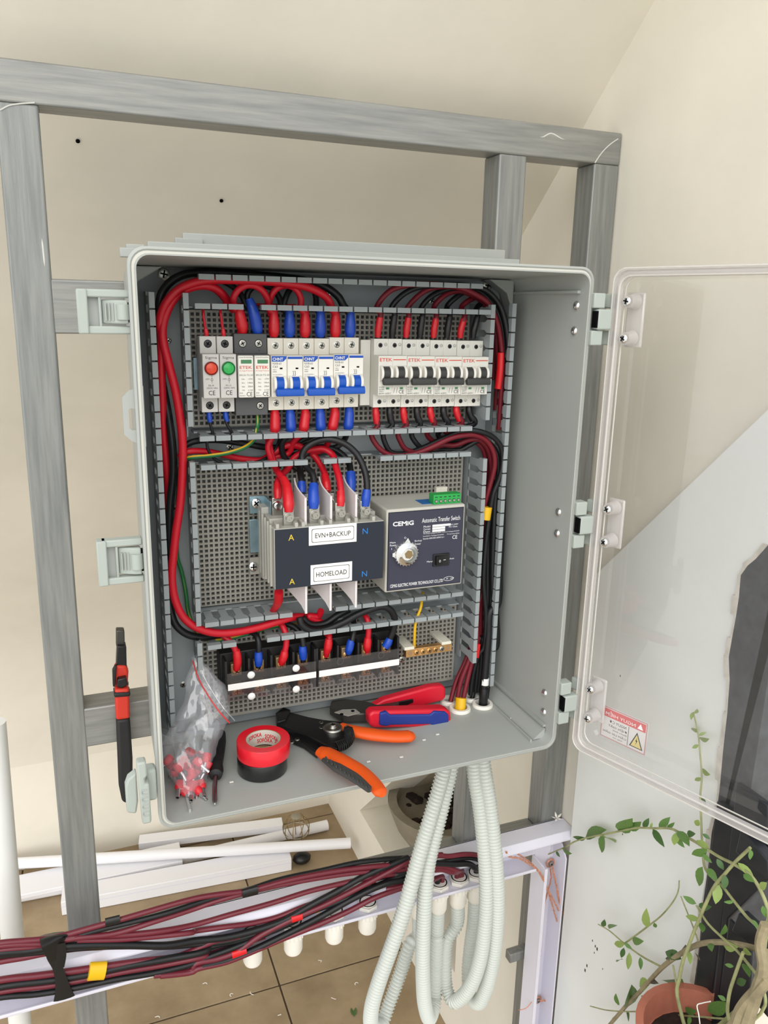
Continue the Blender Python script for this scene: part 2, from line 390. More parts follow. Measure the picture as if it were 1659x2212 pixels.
# black granite jamb with a ragged paint edge, and the black gate beyond
rag = MB(); pts = []
ragpx = [(1659, 1178), (1632, 1208), (1615, 1222), (1600, 1243), (1596, 1290), (1590, 1330), (1581, 1380), (1574, 1420), (1576, 1470), (1571, 1540), (1562, 1620), (1556, 1690), (1550, 1745), (1538, 1800), (1530, 1880), (1518, 1960), (1512, 2040), (1500, 2130), (1495, 2212)]
XG = XS - 2
gp = [PX(u, v, XG) for u, v in ragpx]
poly = [(p.y, p.z) for p in gp] + [(gp[-1].y, FZ), (-170, FZ), (-170, gp[0].z + 120), (gp[0].y - 40, gp[0].z + 60)]
MB().prism(poly, 'x', XG, XG + 60).build('trim_1', 'granite', None, 'dark polished stone jamb at the end of the right wall', 'trim', kind='structure', smooth=0)
for i in range(len(gp) - 1):
    a, b = gp[i], gp[i + 1]; wd = 5 + 3 * math.sin(i * 2.1)
    rag.prism([(a.y, a.z), (b.y, b.z), (b.y + wd, b.z), (a.y + wd + 2 * math.cos(i * 3.3), a.z)], 'x', XG - .8, XG + 2)
rag.build('paint_edge', 'paint_edge', slo)
MB().box(1500, 1620, -3200, -600, FZ, 600).build('wall_far', 'plaster_white', None, 'pale wall beyond the black gate', 'wall', kind='structure', smooth=0)
gate = thing('gate', 'black metal gate with diagonal braces behind the potted plant', 'gate', (372, -200, FZ))
gate['kind'] = 'structure'; gate.name = 'door_1'
XD = 368
def gpoly(px, x, t, name, m='black_metal', bev=1.5):
    q = [PX(u, v, x) for u, v in px]
    return MB().prism([(p.y, p.z) for p in q], 'x', x, x + t).build(name, m, gate, bevel=bev)
gpoly([(1548, 1730), (1588, 1760), (1530, 2212), (1490, 2212)], 385, 8, 'gate_stile')
gpoly([(1590, 1690), (1659, 1740), (1659, 1900), (1572, 1985), (1548, 2212), (1535, 2212)], 376, 8, 'gate_panel')
gpoly([(1600, 1790), (1659, 1860), (1659, 1905), (1588, 1840)], 360, 14, 'gate_brace')
gpoly([(1595, 1972), (1659, 2030), (1659, 2075), (1580, 2010)], 360, 14, 'gate_brace')
gpoly([(1575, 1985), (1625, 2035), (1615, 2212), (1545, 2212)], 372, 4, 'gate_panel')
gpoly([(1640, 2130), (1659, 2150), (1659, 2200), (1625, 2160)], 360, 12, 'gate_brace')
gq = [PX(u, v, 388) for u, v in ((1560, 1300), (1700, 1250), (1700, 1800), (1550, 1780))]
# ================================================================== STEEL FRAME
fr = thing('steel_frame', 'grey painted steel tube frame standing against the wall', 'frame', (0, 210, FZ))
def bar(n, x0, x1, z0, z1, m, y0=190, y1=230): return MB().box(x0, x1, y0, y1, z0, z1).build(n, m, fr, bevel=2.2, seg=3)
bar('rail', -348, 406, 435, 475, 'steel_h')
MB().prism([(-346.5, 435), (-306.5, 435), (-314, FZ), (-354, FZ)], 'y', 190, 230).build('post', 'steel_v', fr, bevel=2.2, seg=3)
bar('post', 224, 263.5, -579, 435, 'steel_v')
bar('post', 366, 405.5, FZ, 435, 'steel_v')
bar('rail', -352, 366, -619, -579, 'steel_h', 190.6)
bar('crossbar', -309, 224, 210, 267, 'steel_h', 191)
bar('crossbar', -313, 224, -289, -237, 'steel_h', 191)
wb = MB()
for pts in ([(0, 238, 189.6), (20, 228, 189.4), (45, 224, 189.6), (75, 222, 189.8)], [(1285, 352, 189.7), (1300, 330, 189.5), (1318, 312, 189.7), (1335, 300, 189.9)]):
    MB().tube(spline([P(*p) for p in pts], 6), .8, 6).build('weld_seam', 'filler', fr)
fm = MB()
for pts, r in (([(1155, 285), (1170, 296), (1190, 288), (1215, 300), (1240, 305)], 1.6), ([(88, 500), (92, 530), (95, 560), (98, 590)], 1.8)):
    MB().tube(spline([P(u, v, 190.2) for u, v in pts], 6), interp([.3, r * .6, r * .6, .3], 6 * (len(pts) - 1) + 1), 8, flat=.3, up=(0, 1, 0)).build('filler_patch', 'filler', fr)
# ================================================================== THINGS ON THE FLOOR BEHIND
def rod(name, label, a, b, r, m='pvc', cat='pipe', group=None, hollow=True):
    a = Vector(a); b = Vector(b); L = (b - a).length
    pr = [(r, 0), (r, L), (r * .86, L), (r * .86, 8), (0, 8)] if hollow else [(r, 0), (r, L)]
    return MB().lathe(pr, a, b - a, 20).build(name, m, None, label, cat, group, loc=a)
pz = lambda u, v, h: PZ(u, v, FZ + h)
rod('pvc_pipe', 'long white plastic pipe lying on top across the floor by the back wall', pz(-30, 1869, 62), pz(757, 1821, 62), 15.5, group='white pipes on the floor')
rod('pvc_pipe', 'white plastic pipe running under the wire ball towards the dark corner', pz(215, 1897, 17), pz(707, 1782, 17), 16, group='white pipes on the floor')
rod('pvc_pipe', 'white plastic pipe in front of the flat boards, left of the steel post', pz(-40, 1953, 15), pz(150, 1917, 15), 14, group='white pipes on the floor')
def plank(name, label, a, b, wv, h, m='pvc', lines=True, cat='cable trunking', group=None):
    a = Vector(a); b = Vector(b); d = (b - a).normalized(); wv_ = Vector((-d.y, d.x, 0)).normalized() * wv; up = Vector((0, 0, h))
    t = thing(name, label, cat, a, group)
    mb = MB(); v = [a, b, b + wv_, a + wv_]; mb.add(v + [p + up for p in v], [(0, 3, 2, 1), (4, 5, 6, 7), (0, 1, 5, 4), (1, 2, 6, 5), (2, 3, 7, 6), (3, 0, 4, 7)])
    mb.build('trunking_body', m, t, bevel=1.5)
    if lines:
        nrm = Vector((d.y, -d.x, 0)); q = []
        for z in (h * .62, h * .7):
            q.append(a + nrm * .3 + Vector((0, 0, z)))
        MB().add([q[0], q[0] + (b - a), q[1] + (b - a), q[1], q[0] - nrm * 2, q[0] + (b - a) - nrm * 2, q[1] + (b - a) - nrm * 2, q[1] - nrm * 2], [(0, 1, 2, 3), (4, 7, 6, 5), (0, 4, 5, 1), (2, 6, 7, 3), (0, 3, 7, 4), (1, 5, 6, 2)]).build('lid_joint', 'trunking', t)
    return t
plank('cable_trunking', 'thick white closed trunking nearest the steel post on the floor', pz(134, 1978, 1), pz(630, 1880, 1), 62, 42, group='white trunking on the floor')
plank('cable_trunking', 'thin white trunking board lying left of the steel post', pz(-40, 1962, 28), pz(395, 1868, 28), 88, 14, lines=False, group='white trunking on the floor')
plank('cable_trunking', 'white trunking strip half hidden behind the long pipe', pz(300, 1836, 20), pz(612, 1796, 20), 42, 22, lines=False, group='white trunking on the floor')
t = thing('wire_ball', 'rusty wire balloon strainer resting on the white pipe', 'strainer', pz(640, 1800, 40))
c = pz(640, 1788, 62); R0 = 41
for i in range(9):
    a = PI * 2 * i / 9
    MB().tube([c + Vector((R0 * math.cos(th) * math.cos(a), R0 * math.cos(th) * math.sin(a), R0 * 1.05 * math.sin(th))) for th in [-1.1 + 2.6 * j / 14 for j in range(15)]], 1.3, 6).build('wire', 'brass_dull', t)
MB().tube([c + Vector((R0 * .97 * math.cos(a), R0 * .97 * math.sin(a), -10)) for a in [2 * PI * j / 24 for j in range(24)]], 1.3, 6, closed=True).build('hoop', 'screw', t)
MB().ball(c + Vector((0, 0, R0 * .96)), 17, 10, (1, 1, .35)).build('cap', 'cement', t)
MB().ball(pz(652, 1853, 16), 28, 10, (1, .8, .6)).build('black_cloth', 'black_tape', None, 'crumpled black cloth behind the white trunking end', 'cloth', loc=pz(652, 1853, 0))
# white conduit standing at the far left
rod('pvc_pipe', 'upright white plastic pipe at the left edge beside the steel post', P(-14, 1560, 300), Vector((-444, 300, FZ)), 15, m='white_plastic')
# pot in the opening
pc = PX(958, 1765, XW + 150); pc.z = OB_[1]
t = thing('flower_pot', 'round grey cement pot of dry soil in the wall opening', 'pot', pc)
MB().lathe([(70, 0), (128, 90), (150, 150), (152, 162), (128, 162), (122, 140), (60, 130), (0, 128)], pc, (0, 0, 1), 36).build('bowl', 'cement', t)
sb = MB()
for i in range(40):
    a = random.random() * 6.28; r = 105 * random.random() ** .5; sb.ball(pc + Vector((r * math.cos(a), r * math.sin(a), 134)), random.uniform(8, 20), 6, (1, 1, .5))
sb.build('soil', 'soil', t)
# ================================================================== ENCLOSURE
W2, H2 = 243.6, 292.0; YP = 172.0
bx = thing('enclosure', 'light grey plastic electrical enclosure with its door open', 'enclosure', (0, 190, -H2))
def ring(outer, inner, y0, y1):
    """outer/inner rounded rectangles of equal point count; solid ring between depth y0 and y1"""
    n = len(outer); mb = MB()
    v = [(x, y0, z) for x, z in outer] + [(x, y0, z) for x, z in inner] + [(x, y1, z) for x, z in outer] + [(x, y1, z) for x, z in inner]
    f = []
    for i in range(n):
        j = (i + 1) % n
        f += [(i, j, n + j, n + i), (2 * n + i, 3 * n + i, 3 * n + j, 2 * n + j), (i, 2 * n + i, 2 * n + j, j), (n + i, n + j, 3 * n + j, 3 * n + i)]
    mb.add(v, f); return mb
rr = lambda d, r: rrect(-W2 + d, W2 - d, -H2 + d, H2 - d, r, 6)
sh = MB(); secs = [(9, 15, 6), (9.5, 14.5, 14), (11, 13, 182)]
prof = []          # walls: outer skin then inner skin, swept round the rounded rectangle
def skin(lst):
    n = 28; vs = []; fs = []
    for d, r, y in lst: vs += [(x, y, z) for x, z in rr(d, r)]
    for i in range(len(lst) - 1):
        for k in range(n): fs.append((i * n + k, i * n + (k + 1) % n, (i + 1) * n + (k + 1) % n, (i + 1) * n + k))
    return vs, fs
vs, fs = skin([(0, 16, 0), (0, 16, 9), (2.5, 15, 12), (5, 14, 14), (9, 12, 186)]); nb = len(vs) - 28
fs.append(tuple(range(nb, nb + 28))); sh.add(vs, fs)
vs, fs = skin([(0, 16, 0), (2.2, 15, -1.2), (3.4, 14, 0), (3.6, 14, 3), (5.6, 13, 3), (5.8, 13, -2.5), (7.2, 12, -2.5), (7.6, 12, 4), (9.5, 11, 180)]); nb = len(vs) - 28
fs.append(tuple(range(nb, nb + 28))); sh.add(vs, fs)
sh.build('body', 'box', bx, smooth=35)
vs, fs = skin([(3.4, 14, 1.2), (3.4, 14, .3), (5.7, 13, .3), (5.7, 13, 1.2)])
MB().add(vs, fs).build('gasket', 'gasket', bx)
# corner ribs inside the body
for zz in (-H2 + 26, H2 - 26): MB().box(W2 - 12, W2 - 8, 12, 178, zz - 1.5, zz + 1.5).build('wall_rib', 'box', bx)
z0 = -H2 + 7.5
for x in (W2 - 30, -W2 + 33): MB().box(x - 1.2, x + 1.2, 10, 178, z0, z0 + 4).build('floor_rib', 'box', bx)
rib = MB()
rib.prism([(W2 - 9, -H2 + 9), (W2 - 9, -H2 + 22), (W2 - 26, -H2 + 9)], 'y', 12, 170)
rib.build('floor_rib', 'box', bx)
for sx in (-1, 1):
    for sz in (-1, 1):
        g = MB(); x = sx * (W2 - 11); z = sz * (H2 - 10)
        g.prism([(x, z), (x - sx * 36, z), (x - sx * 10, z - sz * 16), (x, z - sz * 40)], 'y', 150, 170)
        g.build('corner_gusset', 'box', bx, bevel=1.5)
# mounting plate
pl = MB(); poly = rrect(-225, 225, -278, 280, 14, 5); pl.prism(poly, 'y', YP, YP + 3)
plo = pl.build('mounting_plate', 'plate', bx)
sl_ = MB()
for u, v in ((429, 632), (775, 642), (935, 652), (470, 650), (880, 645), (845, 640), (875, 963), (920, 960), (600, 963), (500, 975), (395, 1395), (392, 1340), (868, 955), (820, 965), (980, 950), (905, 1322)):
    c = P(u, v, YP)
    for k in (-1, 0, 1): sl_.box(c.x - 3 + 8 * k, c.x + 3 + 8 * k, YP - .35, YP + .1, c.z - 3.2, c.z + 3.2)
for u, v in ((365, 750), (383, 1090), (394, 1150), (396, 1375), (392, 1240), (396, 1460)):
    c = P(u, v, YP)
    for k in (-1, 0, 1): sl_.box(c.x - 3, c.x + 3, YP - .35, YP + .1, c.z - 3 + 8 * k, c.z + 3 + 8 * k)
k = sl_.mesh('slot', 'black_hole', org[bx], 0); link('slot', k, plo, org[bx])
for u, v, r in ((354, 592, 6.5), (1053, 617, 6.5), (364, 736, 3.6), (380, 1097, 3.6), (497, 966, 5), (707, 636, 5), (932, 650, 5), (727, 957, 5), (1060, 670, 4), (935, 1288, 4.5), (723, 1313, 4)):
    screw_head(P(u, v, YP - .5), r, (0, -1, 0), 'screw', bx)
screw_head(P(396, 1478, YP - .5), 4.5, (0, -1, 0), 'screw', bx)
# hinges on the right side: three knuckle sets with two inner screws each
HZ = [(P(1292, 690, -2).z), (P(1252, 1133, -2).z), (P(1218, 1517, -2).z)]
hsc = [((1245, 660), (1240, 715)), ((1206, 1106), (1203, 1152)), ((1176, 1497), (1174, 1538))]
for z, sc in zip(HZ, hsc):
    h = MB(); h.box(W2 - 2, W2 + 14, 4, 9, z - 27, z + 27)
    for dz in (-20, 20): h.box(W2 - 2, W2 + 13, -6, 8, z + dz - 8, z + dz + 8)
    ho = h.build('hinge_plate', 'latch', bx, bevel=1.2)
    k = MB(); k.box(W2 + 3, W2 + 22, -9, 3, z - 11, z + 11); k.build('hinge_knuckle', 'latch', bx, bevel=2, seg=3)
    k = MB(); k.box(W2 + 1.2, W2 + 3.6, -8.2, 0, z - 9, z + 9); k.build('hinge_gap', 'black_hole', bx)
    for u, v in sc:
        c = PX(u, v, W2 - 8.4); b = MB(); b.lathe([(5.2, 0), (5, 1), (3.6, 2.4), (1.5, 3.1), (0, 3.2)], c + Vector((.4, 0, 0)), (-1, 0, 0), 18); b.build('hinge_screw', 'chrome', bx)
# mounting rails showing above the top edge
rl = MB(); a = P(393, 503, 182); rl.box(a.x, 232, 176, 186, H2 - 4, a.z); rl.build('wall_rail', 'box', bx, bevel=1.2)
rl = MB(); a = P(318, 521, 150); rl.box(a.x, 236, 146, 154, H2 - 8, a.z); rl.build('wall_rail', 'box', bx, bevel=1)
rl = MB(); a = P(376, 514, 180); rl.box(a.x, a.x + 30, 172, 180, H2 - 4, a.z); rl.build('wall_rail', 'box', bx, bevel=1)
rl = MB(); a = P(258, 535, 40); b = P(280, 556, 40); rl.box(a.x, b.x + 6, 34, 46, b.z, a.z); a = P(272, 527, 44); rl.box(a.x, a.x + 16, 40, 52, a.z - 8, a.z); rl.build('wall_rail', 'box', bx, bevel=.8)
# eyelet on the left edge
a = P(291, 905, 6); ey = MB(); o2 = [(-7, 26), (-10, 20), (-10, -14), (-6, -19), (7, -24), (7, 30)]
ey = MB(); cx_, cz_ = a.x, a.z
fo = [(-10, 20), (-10, -14), (-4, -20), (9, -26), (9, 30), (-4, 26)]; fi = [(-5, 9), (-5, -8), (-3, -10), (3, -10), (3, 9), (-3, 10)]
vs = [(cx_ + p, 5, cz_ + q) for p, q in fo] + [(cx_ + p, 5, cz_ + q) for p, q in fi] + [(cx_ + p, 9, cz_ + q) for p, q in fo] + [(cx_ + p, 9, cz_ + q) for p, q in fi]
fs = []
for i in range(6):
    j = (i + 1) % 6; fs += [(i, j, 6 + j, 6 + i), (12 + i, 18 + i, 18 + j, 12 + j), (i, 12 + i, 12 + j, j), (6 + i, 6 + j, 18 + j, 18 + i)]
ey.add(vs, fs).build('padlock_eyelet', 'box', bx)
# latches hanging open on the left side
def latch(u0, v0, u1, v1, y):
    a = P(u0, v0, y); b = P(u1, v1, y); x0, x1, z1, z0 = a.x, b.x, a.z, b.z; L = x1 - x0; H = z1 - z0
    f = MB(); f.box(x0, x0 + 9, y - 4, y + 10, z0, z1); f.box(x0 + 4, x1, y - 2, y + 9, z1 - 7, z1); f.box(x0 + 4, x1, y - 2, y + 9, z0, z0 + 7); f.box(x0 + L * .4, x0 + L * .46, y - 1, y + 8, z0 + 4, z1 - 4)
    fo = f.build('latch_frame', 'latch', bx, bevel=1.6)
    g = MB(); g.box(x0 + 6, x0 + L * .42, y + 5, y + 8, z0 + 4, z1 - 4); g.build('latch_pad', 'box', bx, bevel=.5)
    t_ = MB(); t_.prism([(x0 + L * .46, y + 6), (x0 + L * .46, y + 3), (x0 + L * .8, y - 4), (x1 - 2, y - 5), (x1 - 2, y + 6)], 'z', z0 + 9, z1 - 9); tg = t_.build('latch_tongue', 'latch', bx, bevel=1.2)
    q = MB(); q.lathe([(6, 0), (6, H * .34)], (x0 + L * .86, y - 2, z0 + H * .33), (0, 0, 1), 16); q.build('latch_roller', 'latch', bx)
    q = MB()
    for i in range(3): q.box(x0 + L * .52 + i * 3, x0 + L * .52 + i * 3 + 1, y - 1.8 - .55 * i, y + 4, z0 + H * .3, z1 - H * .3)
    q.build('latch_rib', 'box', bx)
    q = MB()
    for i in range(4): q.box(x1 - 2.5, x1 + 1, y - 4, y + 8, z0 + H * (.27 + .13 * i), z0 + H * (.27 + .13 * i) + 2.4)
    q.build('latch_pin', 'black_hole', bx)
latch(163, 623, 284, 722, 14)
latch(207, 1169, 312, 1256, 14)
# third latch swung towards the viewer
a = P(330, 1640, 14)
f = MB(); A = P(270, 1695, -6); B = P(300, 1755, -6); f.prism([(A.x, A.z - 2), (A.x + 3, A.z + 6), (B.x, A.z + 12), (B.x, B.z + 14), (A.x + 9, B.z), (A.x, B.z + 3)], 'y', -8, 4); f.build('latch_pad', 'latch', bx, bevel=2)
A = P(294, 1645, -16); B = P(327, 1773, -16)
f = MB(); f.prism([(A.x, A.z), (A.x + 9, A.z), (A.x + 10, A.z - 16), (A.x + 7, A.z - 19), (A.x + 7, A.z - 25), (B.x, A.z - 25), (B.x, B.z), (A.x + 2, B.z)], 'y', -20, -8); fo = f.build('latch_frame', 'latch', bx, bevel=2)
f = MB()
for i in range(4): z = A.z - 31 - i * 8.2; f.tube([Vector((A.x + 8.5, -20.2, z)), Vector((A.x + 3.5, -20.4, z)), Vector((A.x + 3.0, -20.4, z - 2.5)), Vector((A.x + 4.5, -20.3, z - 4.5)), Vector((A.x + 8.5, -20.2, z - 4.5))], .7, 6)
f.build('latch_rib', 'box', bx)
A = P(312, 1655, 4); B = P(332, 1718, 4); f = MB(); f.box(A.x, B.x + 3, -6, 10, B.z, A.z); f.build('latch_roller', 'latch', bx, bevel=3, seg=3)
# ================================================================== TRANSPARENT DOOR
HX, HY = 267.0, -2.0; DA = math.radians(-70)
ex = Vector((math.cos(DA), math.sin(DA), 0)); nrm = Vector((math.sin(DA), -math.cos(DA), 0))    # along the leaf; towards its inner face
if nrm.x > 0: nrm = -nrm
DT = Matrix(((ex.x, -nrm.x, 0, HX), (ex.y, -nrm.y, 0, HY), (ex.z, -nrm.z, 1, 0), (0, 0, 0, 1)))   # local x along, local y away from viewer side, z up
door = thing('enclosure_door', 'open transparent plastic enclosure door with warning label', 'door', (HX, HY, -H2))
DW = 486; DD = 36
def dr_(d, r): return rrect(d, DW - d, -H2 - 3 + d, H2 + 1 - d, r, 6)
def dskin(lst):
    n = 28; vs = []; fs = []
    for d, r, y in lst: vs += [(x, y, z) for x, z in dr_(d, r)]
    for i in range(len(lst) - 1):
        for k_ in range(n): fs.append((i * n + k_, i * n + (k_ + 1) % n, (i + 1) * n + (k_ + 1) % n, (i + 1) * n + k_))
    return vs, fs
vs, fs = dskin([(0, 17, 0), (3.2, 15, -1.5), (4.6, 14, 3), (7, 13, 3), (8.4, 12, -1.5), (10.5, 11, 0), (10.5, 11, 5), (0, 17, 5), (0, 17, 0)])
MB(DT).add(vs, fs).build('door_rim', 'door_rim', door, smooth=30)
for d_, y_ in ((1.6, -.9), (9.2, -.9), (9.5, 12)):
    MB(DT).tube([(x, y_, z) for x, z in dr_(d_, 14)], .9, 6, closed=True).build('door_bead', 'door_bead', door)
vs, fs = dskin([(1.2, 16, 5), (1.2, 16, 9), (6.5, 12, 12), (9, 10, DD - 3), (12, 8, DD)])
m_ = MB(DT).add(vs, fs); m_.build('door_skirt', 'door_clear', door, smooth=30)
p = dr_(12, 8); m_ = MB(DT); m_.add([(x, DD, z) for x, z in p], [tuple(range(28))]); m_.build('door_pane', 'door_clear', door)
for z in (HZ[0], HZ[1], HZ[2]):
    for dz in (-20, 20):
        b = MB(DT); b.lathe([(9, 0), (8, 3), (7, 14)], (17, DD - 16, z + dz), (0, -1, 0), 18); b.build('screw_boss', 'door_rim', door)
        c = DT @ Vector((17, DD - 32, z + dz)); screw_head(c, 5.2, nrm, 'chrome', door, depth=2.4)
    b = MB(DT); b.box(6, 28, DD - 14, DD - 10, z - 30, z + 30); b.build('hinge_leaf', 'door_rim', door, bevel=2)
    b = MB(DT); b.box(-10, 4, 1, 12, z - 28, z - 12); b.box(-10, 4, 1, 12, z + 12, z + 28); b.build('hinge_knuckle', 'latch', door, bevel=2, seg=3)
# warning label stuck on the outside of the pane: seen mirrored from inside
def onpane(u, v):
    d = ray(u, v); o = DT @ Vector((0, DD, 0)); t_ = (o - CAM_LOC).dot(nrm) / d.dot(nrm); q = CAM_LOC + d * t_; l = DT.inverted() @ q; return l.x, l.z
a = onpane(1300, 1522); b = onpane(1402, 1561); c = onpane(1395, 1632); d = onpane(1294, 1590)
lx0, lx1 = (a[0] + d[0]) / 2, (b[0] + c[0]) / 2; lz1, lz0 = (a[1] + b[1]) / 2, (c[1] + d[1]) / 2; lw, lh = lx1 - lx0, lz1 - lz0
lab = MB(DT).box(lx0, lx1, DD + .1, DD + .3, lz0, lz1).build('warning_label', 'label_white', door, label='red and white warning sticker')
Y = DD - .05
def lbox(x0, x1, z0, z1, m, y=Y, n='label_print'):
    b_ = MB(DT); b_.add([(lx0 + lw * x0, y, lz0 + lh * z0), (lx0 + lw * x1, y, lz0 + lh * z0), (lx0 + lw * x1, y, lz0 + lh * z1), (lx0 + lw * x0, y, lz0 + lh * z1)], [(0, 1, 2, 3)])
    me = b_.mesh(n, m, org[door], 0); return link(n, me, lab, org[door])
lbox(.02, .98, .02, .98, 'label_frame'); lbox(.04, .96, .05, .95, 'label_white', Y - .05); lbox(.05, .95, .68, .93, 'label_red', Y - .1)
lbox(.605, .615, .07, .66, 'print_grey', Y - .1)
tri = MB(DT); tri.add([(lx0 + lw * .65, Y - .15, lz0 + lh * .12), (lx0 + lw * .93, Y - .15, lz0 + lh * .12), (lx0 + lw * .79, Y - .15, lz0 + lh * .6)], [(0, 1, 2)]); link('label_print', tri.mesh('label_print', 'print_grey', org[door], 0), lab, org[door])
tri = MB(DT); tri.add([(lx0 + lw * .68, Y - .2, lz0 + lh * .145), (lx0 + lw * .90, Y - .2, lz0 + lh * .145), (lx0 + lw * .79, Y - .2, lz0 + lh * .53)], [(0, 1, 2)]); link('label_print', tri.mesh('label_print', 'label_yellow', org[door], 0), lab, org[door])
tri = MB(DT); tri.add([(lx0 + lw * p, Y - .25, lz0 + lh * q) for p, q in ((.80, .45), (.77, .32), (.79, .32), (.775, .19), (.81, .35), (.79, .35))], [(0, 1, 2, 3, 4, 5)]); link('label_print', tri.mesh('label_print', 'print_dark', org[door], 0), lab, org[door])
tri = MB(DT); tri.add([(lx0 + lw * .78, Y - .15, lz0 + lh * .72), (lx0 + lw * .90, Y - .15, lz0 + lh * .72), (lx0 + lw * .84, Y - .15, lz0 + lh * .89)], [(0, 1, 2)]); link('label_print', tri.mesh('label_print', 'print_white', org[door], 0), lab, org[door])
for s_, x_, z_, wd, ht, m2 in (('NGUY HIỂM', .1, .73, .64, .15, 'print_white'), ('NGUY CƠ', .2, .53, .36, .1, 'print_grey'), ('ĐIỆN GIẬT', .18, .39, .4, .1, 'print_grey'), ('Electric shock', .28, .32, .3, .045, 'print_grey'), ('CẤM LẠI GẦN', .08, .18, .5, .1, 'print_grey'), ('Keep out', .3, .1, .2, .045, 'print_grey')):
    text(s_, lx0 + lw * x_, lz0 + lh * z_, lw * wd, lh * ht, Y - .15, m2, door, T=DT, mirror=True)
# ================================================================== PERFORATED PANELS
def panel(label, x0, x1, z0, z1, p=6.05, h=3.7, y=160.0, t=5.0):
    nx = int((x1 - x0) / p); nz = int((z1 - z0) / p); ox = (x1 - x0 - nx * p) / 2; oz = (z1 - z0 - nz * p) / 2
    xs = [x0]
    for i in range(nx): a = x0 + ox + i * p + (p - h) / 2; xs += [a, a + h]
    xs.append(x1); zs = [z0]
    for i in range(nz): a = z0 + oz + i * p + (p - h) / 2; zs += [a, a + h]
    zs.append(z1)
    nX, nZ = len(xs), len(zs); v = [(x, y, z) for x in xs for z in zs]; ofs = len(v); v += [(x, y + t, z) for x in xs for z in zs]; f = []
    I = lambda i, j: i * nZ + j
    for i in range(nX - 1):
        for j in range(nZ - 1):
            if i % 2 == 1 and j % 2 == 1:
                q = [I(i, j), I(i + 1, j), I(i + 1, j + 1), I(i, j + 1)]
                for k in range(4): a, b = q[k], q[(k + 1) % 4]; f.append((a, b, b + ofs, a + ofs))
            else: f.append((I(i, j), I(i + 1, j), I(i + 1, j + 1), I(i, j + 1)))
    t_ = thing('perforated_panel', label, 'panel', ((x0 + x1) / 2, y + 6, z0), 'perforated mounting panels')
    o = org[t_]; me = bpy.data.meshes.new('sheet'); me.from_pydata([((Vector(q) - o) * S)[:] for q in v], [], f); me.materials.append(M['panel'])
    link('sheet', me, t_, o)
    e = MB(); e.box(x0, x1, y + .1, YP, z0, z0 + 1.5); e.box(x0, x1, y + .1, YP, z1 - 1.5, z1); e.build('folded_edge', 'panel', t_, smooth=0)
    return t_
panel('grey perforated panel behind the row of breakers', -171, 177, 108, 238)
panel('grey perforated panel behind the transfer switch', -171, 177, -110, 66)
panel('grey perforated panel behind the terminal blocks', -171, 177, -262, -148)
# ================================================================== SLOTTED WIRING DUCTS
TIP = 112.0; PITCH = 17.6
fpoly = [(-4.6, 0), (-4.6, -24), (-7.9, -30), (-7.9, -40), (7.9, -40), (7.9, -30), (4.6, -24), (4.6, 0)]     # along, towards viewer
def finger_mesh(axis, side):
    m_ = MB(); a, b = (0, 1.7 * side)
    ha, hb = (-.6 * side, 5.0 * side)
    if axis == 'x':        # wall runs along x, thin in z
        m_.prism(fpoly, 'z', min(a, b), max(a, b)); m_.prism([(-7.9, -40), (-7.9, -33), (-6.6, -31.5), (6.6, -31.5), (7.9, -33), (7.9, -40)], 'z', min(ha, hb), max(ha, hb))
    else:                  # wall runs along z, thin in x
        m_.prism([(q, p) for p, q in fpoly], 'x', min(a, b), max(a, b)); m_.prism([(-40, -7.9), (-33, -7.9), (-31.5, -6.6), (-31.5, 6.6), (-33, 7.9), (-40, 7.9)], 'x', min(ha, hb), max(ha, hb))
    return m_.mesh('finger', 'duct', Vector(), 0)
FM = {(a, s): finger_mesh(a, s) for a in 'xz' for s in (-1, 1)}
def duct_wall(t, axis, pos, a, b, side, skips=()):
    n = int(abs(b - a) / PITCH); m_ = MB()
    lo, hi = min(a, b), max(a, b); e0, e1 = sorted((pos, pos + 1.7 * side))
    if axis == 'x': m_.box(lo, hi, 151, YP - .5, e0, e1)
    else: m_.box(e0, e1, 151, YP - .5, lo, hi)
    m_.build('side_wall', 'duct', t)
    sg = 1 if b > a else -1
    for i in range(n):
        q = a + sg * PITCH * (i + .5)
        if any(s0 <= q <= s1 for s0, s1 in skips): continue
        ob = bpy.data.objects.new('finger', FM[(axis, side)]); col.objects.link(ob); ob.parent = t; org[ob] = org[t]
        c = Vector((q, 152, pos)) if axis == 'x' else Vector((pos, 152, q)); ob.location = (c - org[t]) * S
def duct(label, loc): return thing('wiring_duct', label, 'wiring duct', loc, 'slotted grey wiring ducts')
t = duct('slotted grey duct along the top of the enclosure', (0, YP, 240))
duct_wall(t, 'x', 274, -166, 176, -1); duct_wall(t, 'x', 240, -171, 182, 1, [(-118, -100)])
MB().box(-168, 182, YP - 1.6, YP - .2, 241, 273).build('base', 'duct', t)
t = duct('slotted grey duct up the left side of the enclosure', (-195, YP, -262))
duct_wall(t, 'z', -215.5, 256, -262, 1); duct_wall(t, 'z', -177, 256, 99, -1); duct_wall(t, 'z', -177, 78, -117, -1); duct_wall(t, 'z', -177, -135, -172, -1)
MB().box(-214, -178, YP - 1.6, YP - .2, -262, 256).build('base', 'duct', t)
t = duct('slotted grey duct below the row of breakers', (0, YP, 68))
duct_wall(t, 'x', 104.5, -171, 176, -1); duct_wall(t, 'x', 68, -171, 172, 1, [(-52, -34), (10, 44)])
MB().box(-171, 176, YP - 1.6, YP - .2, 69, 103).build('base', 'duct', t)
t = duct('slotted grey duct below the transfer switch', (0, YP, -146))
duct_wall(t, 'x', -112.5, -173, 176, -1, [(-75, -10)]); duct_wall(t, 'x', -145.5, -171, 176, 1, [(-138, -105)])
MB().box(-171, 176, YP - 1.6, YP - .2, -144, -114).build('base', 'duct', t)
t = duct('slotted grey duct down the right side of the enclosure', (197, YP, -262))
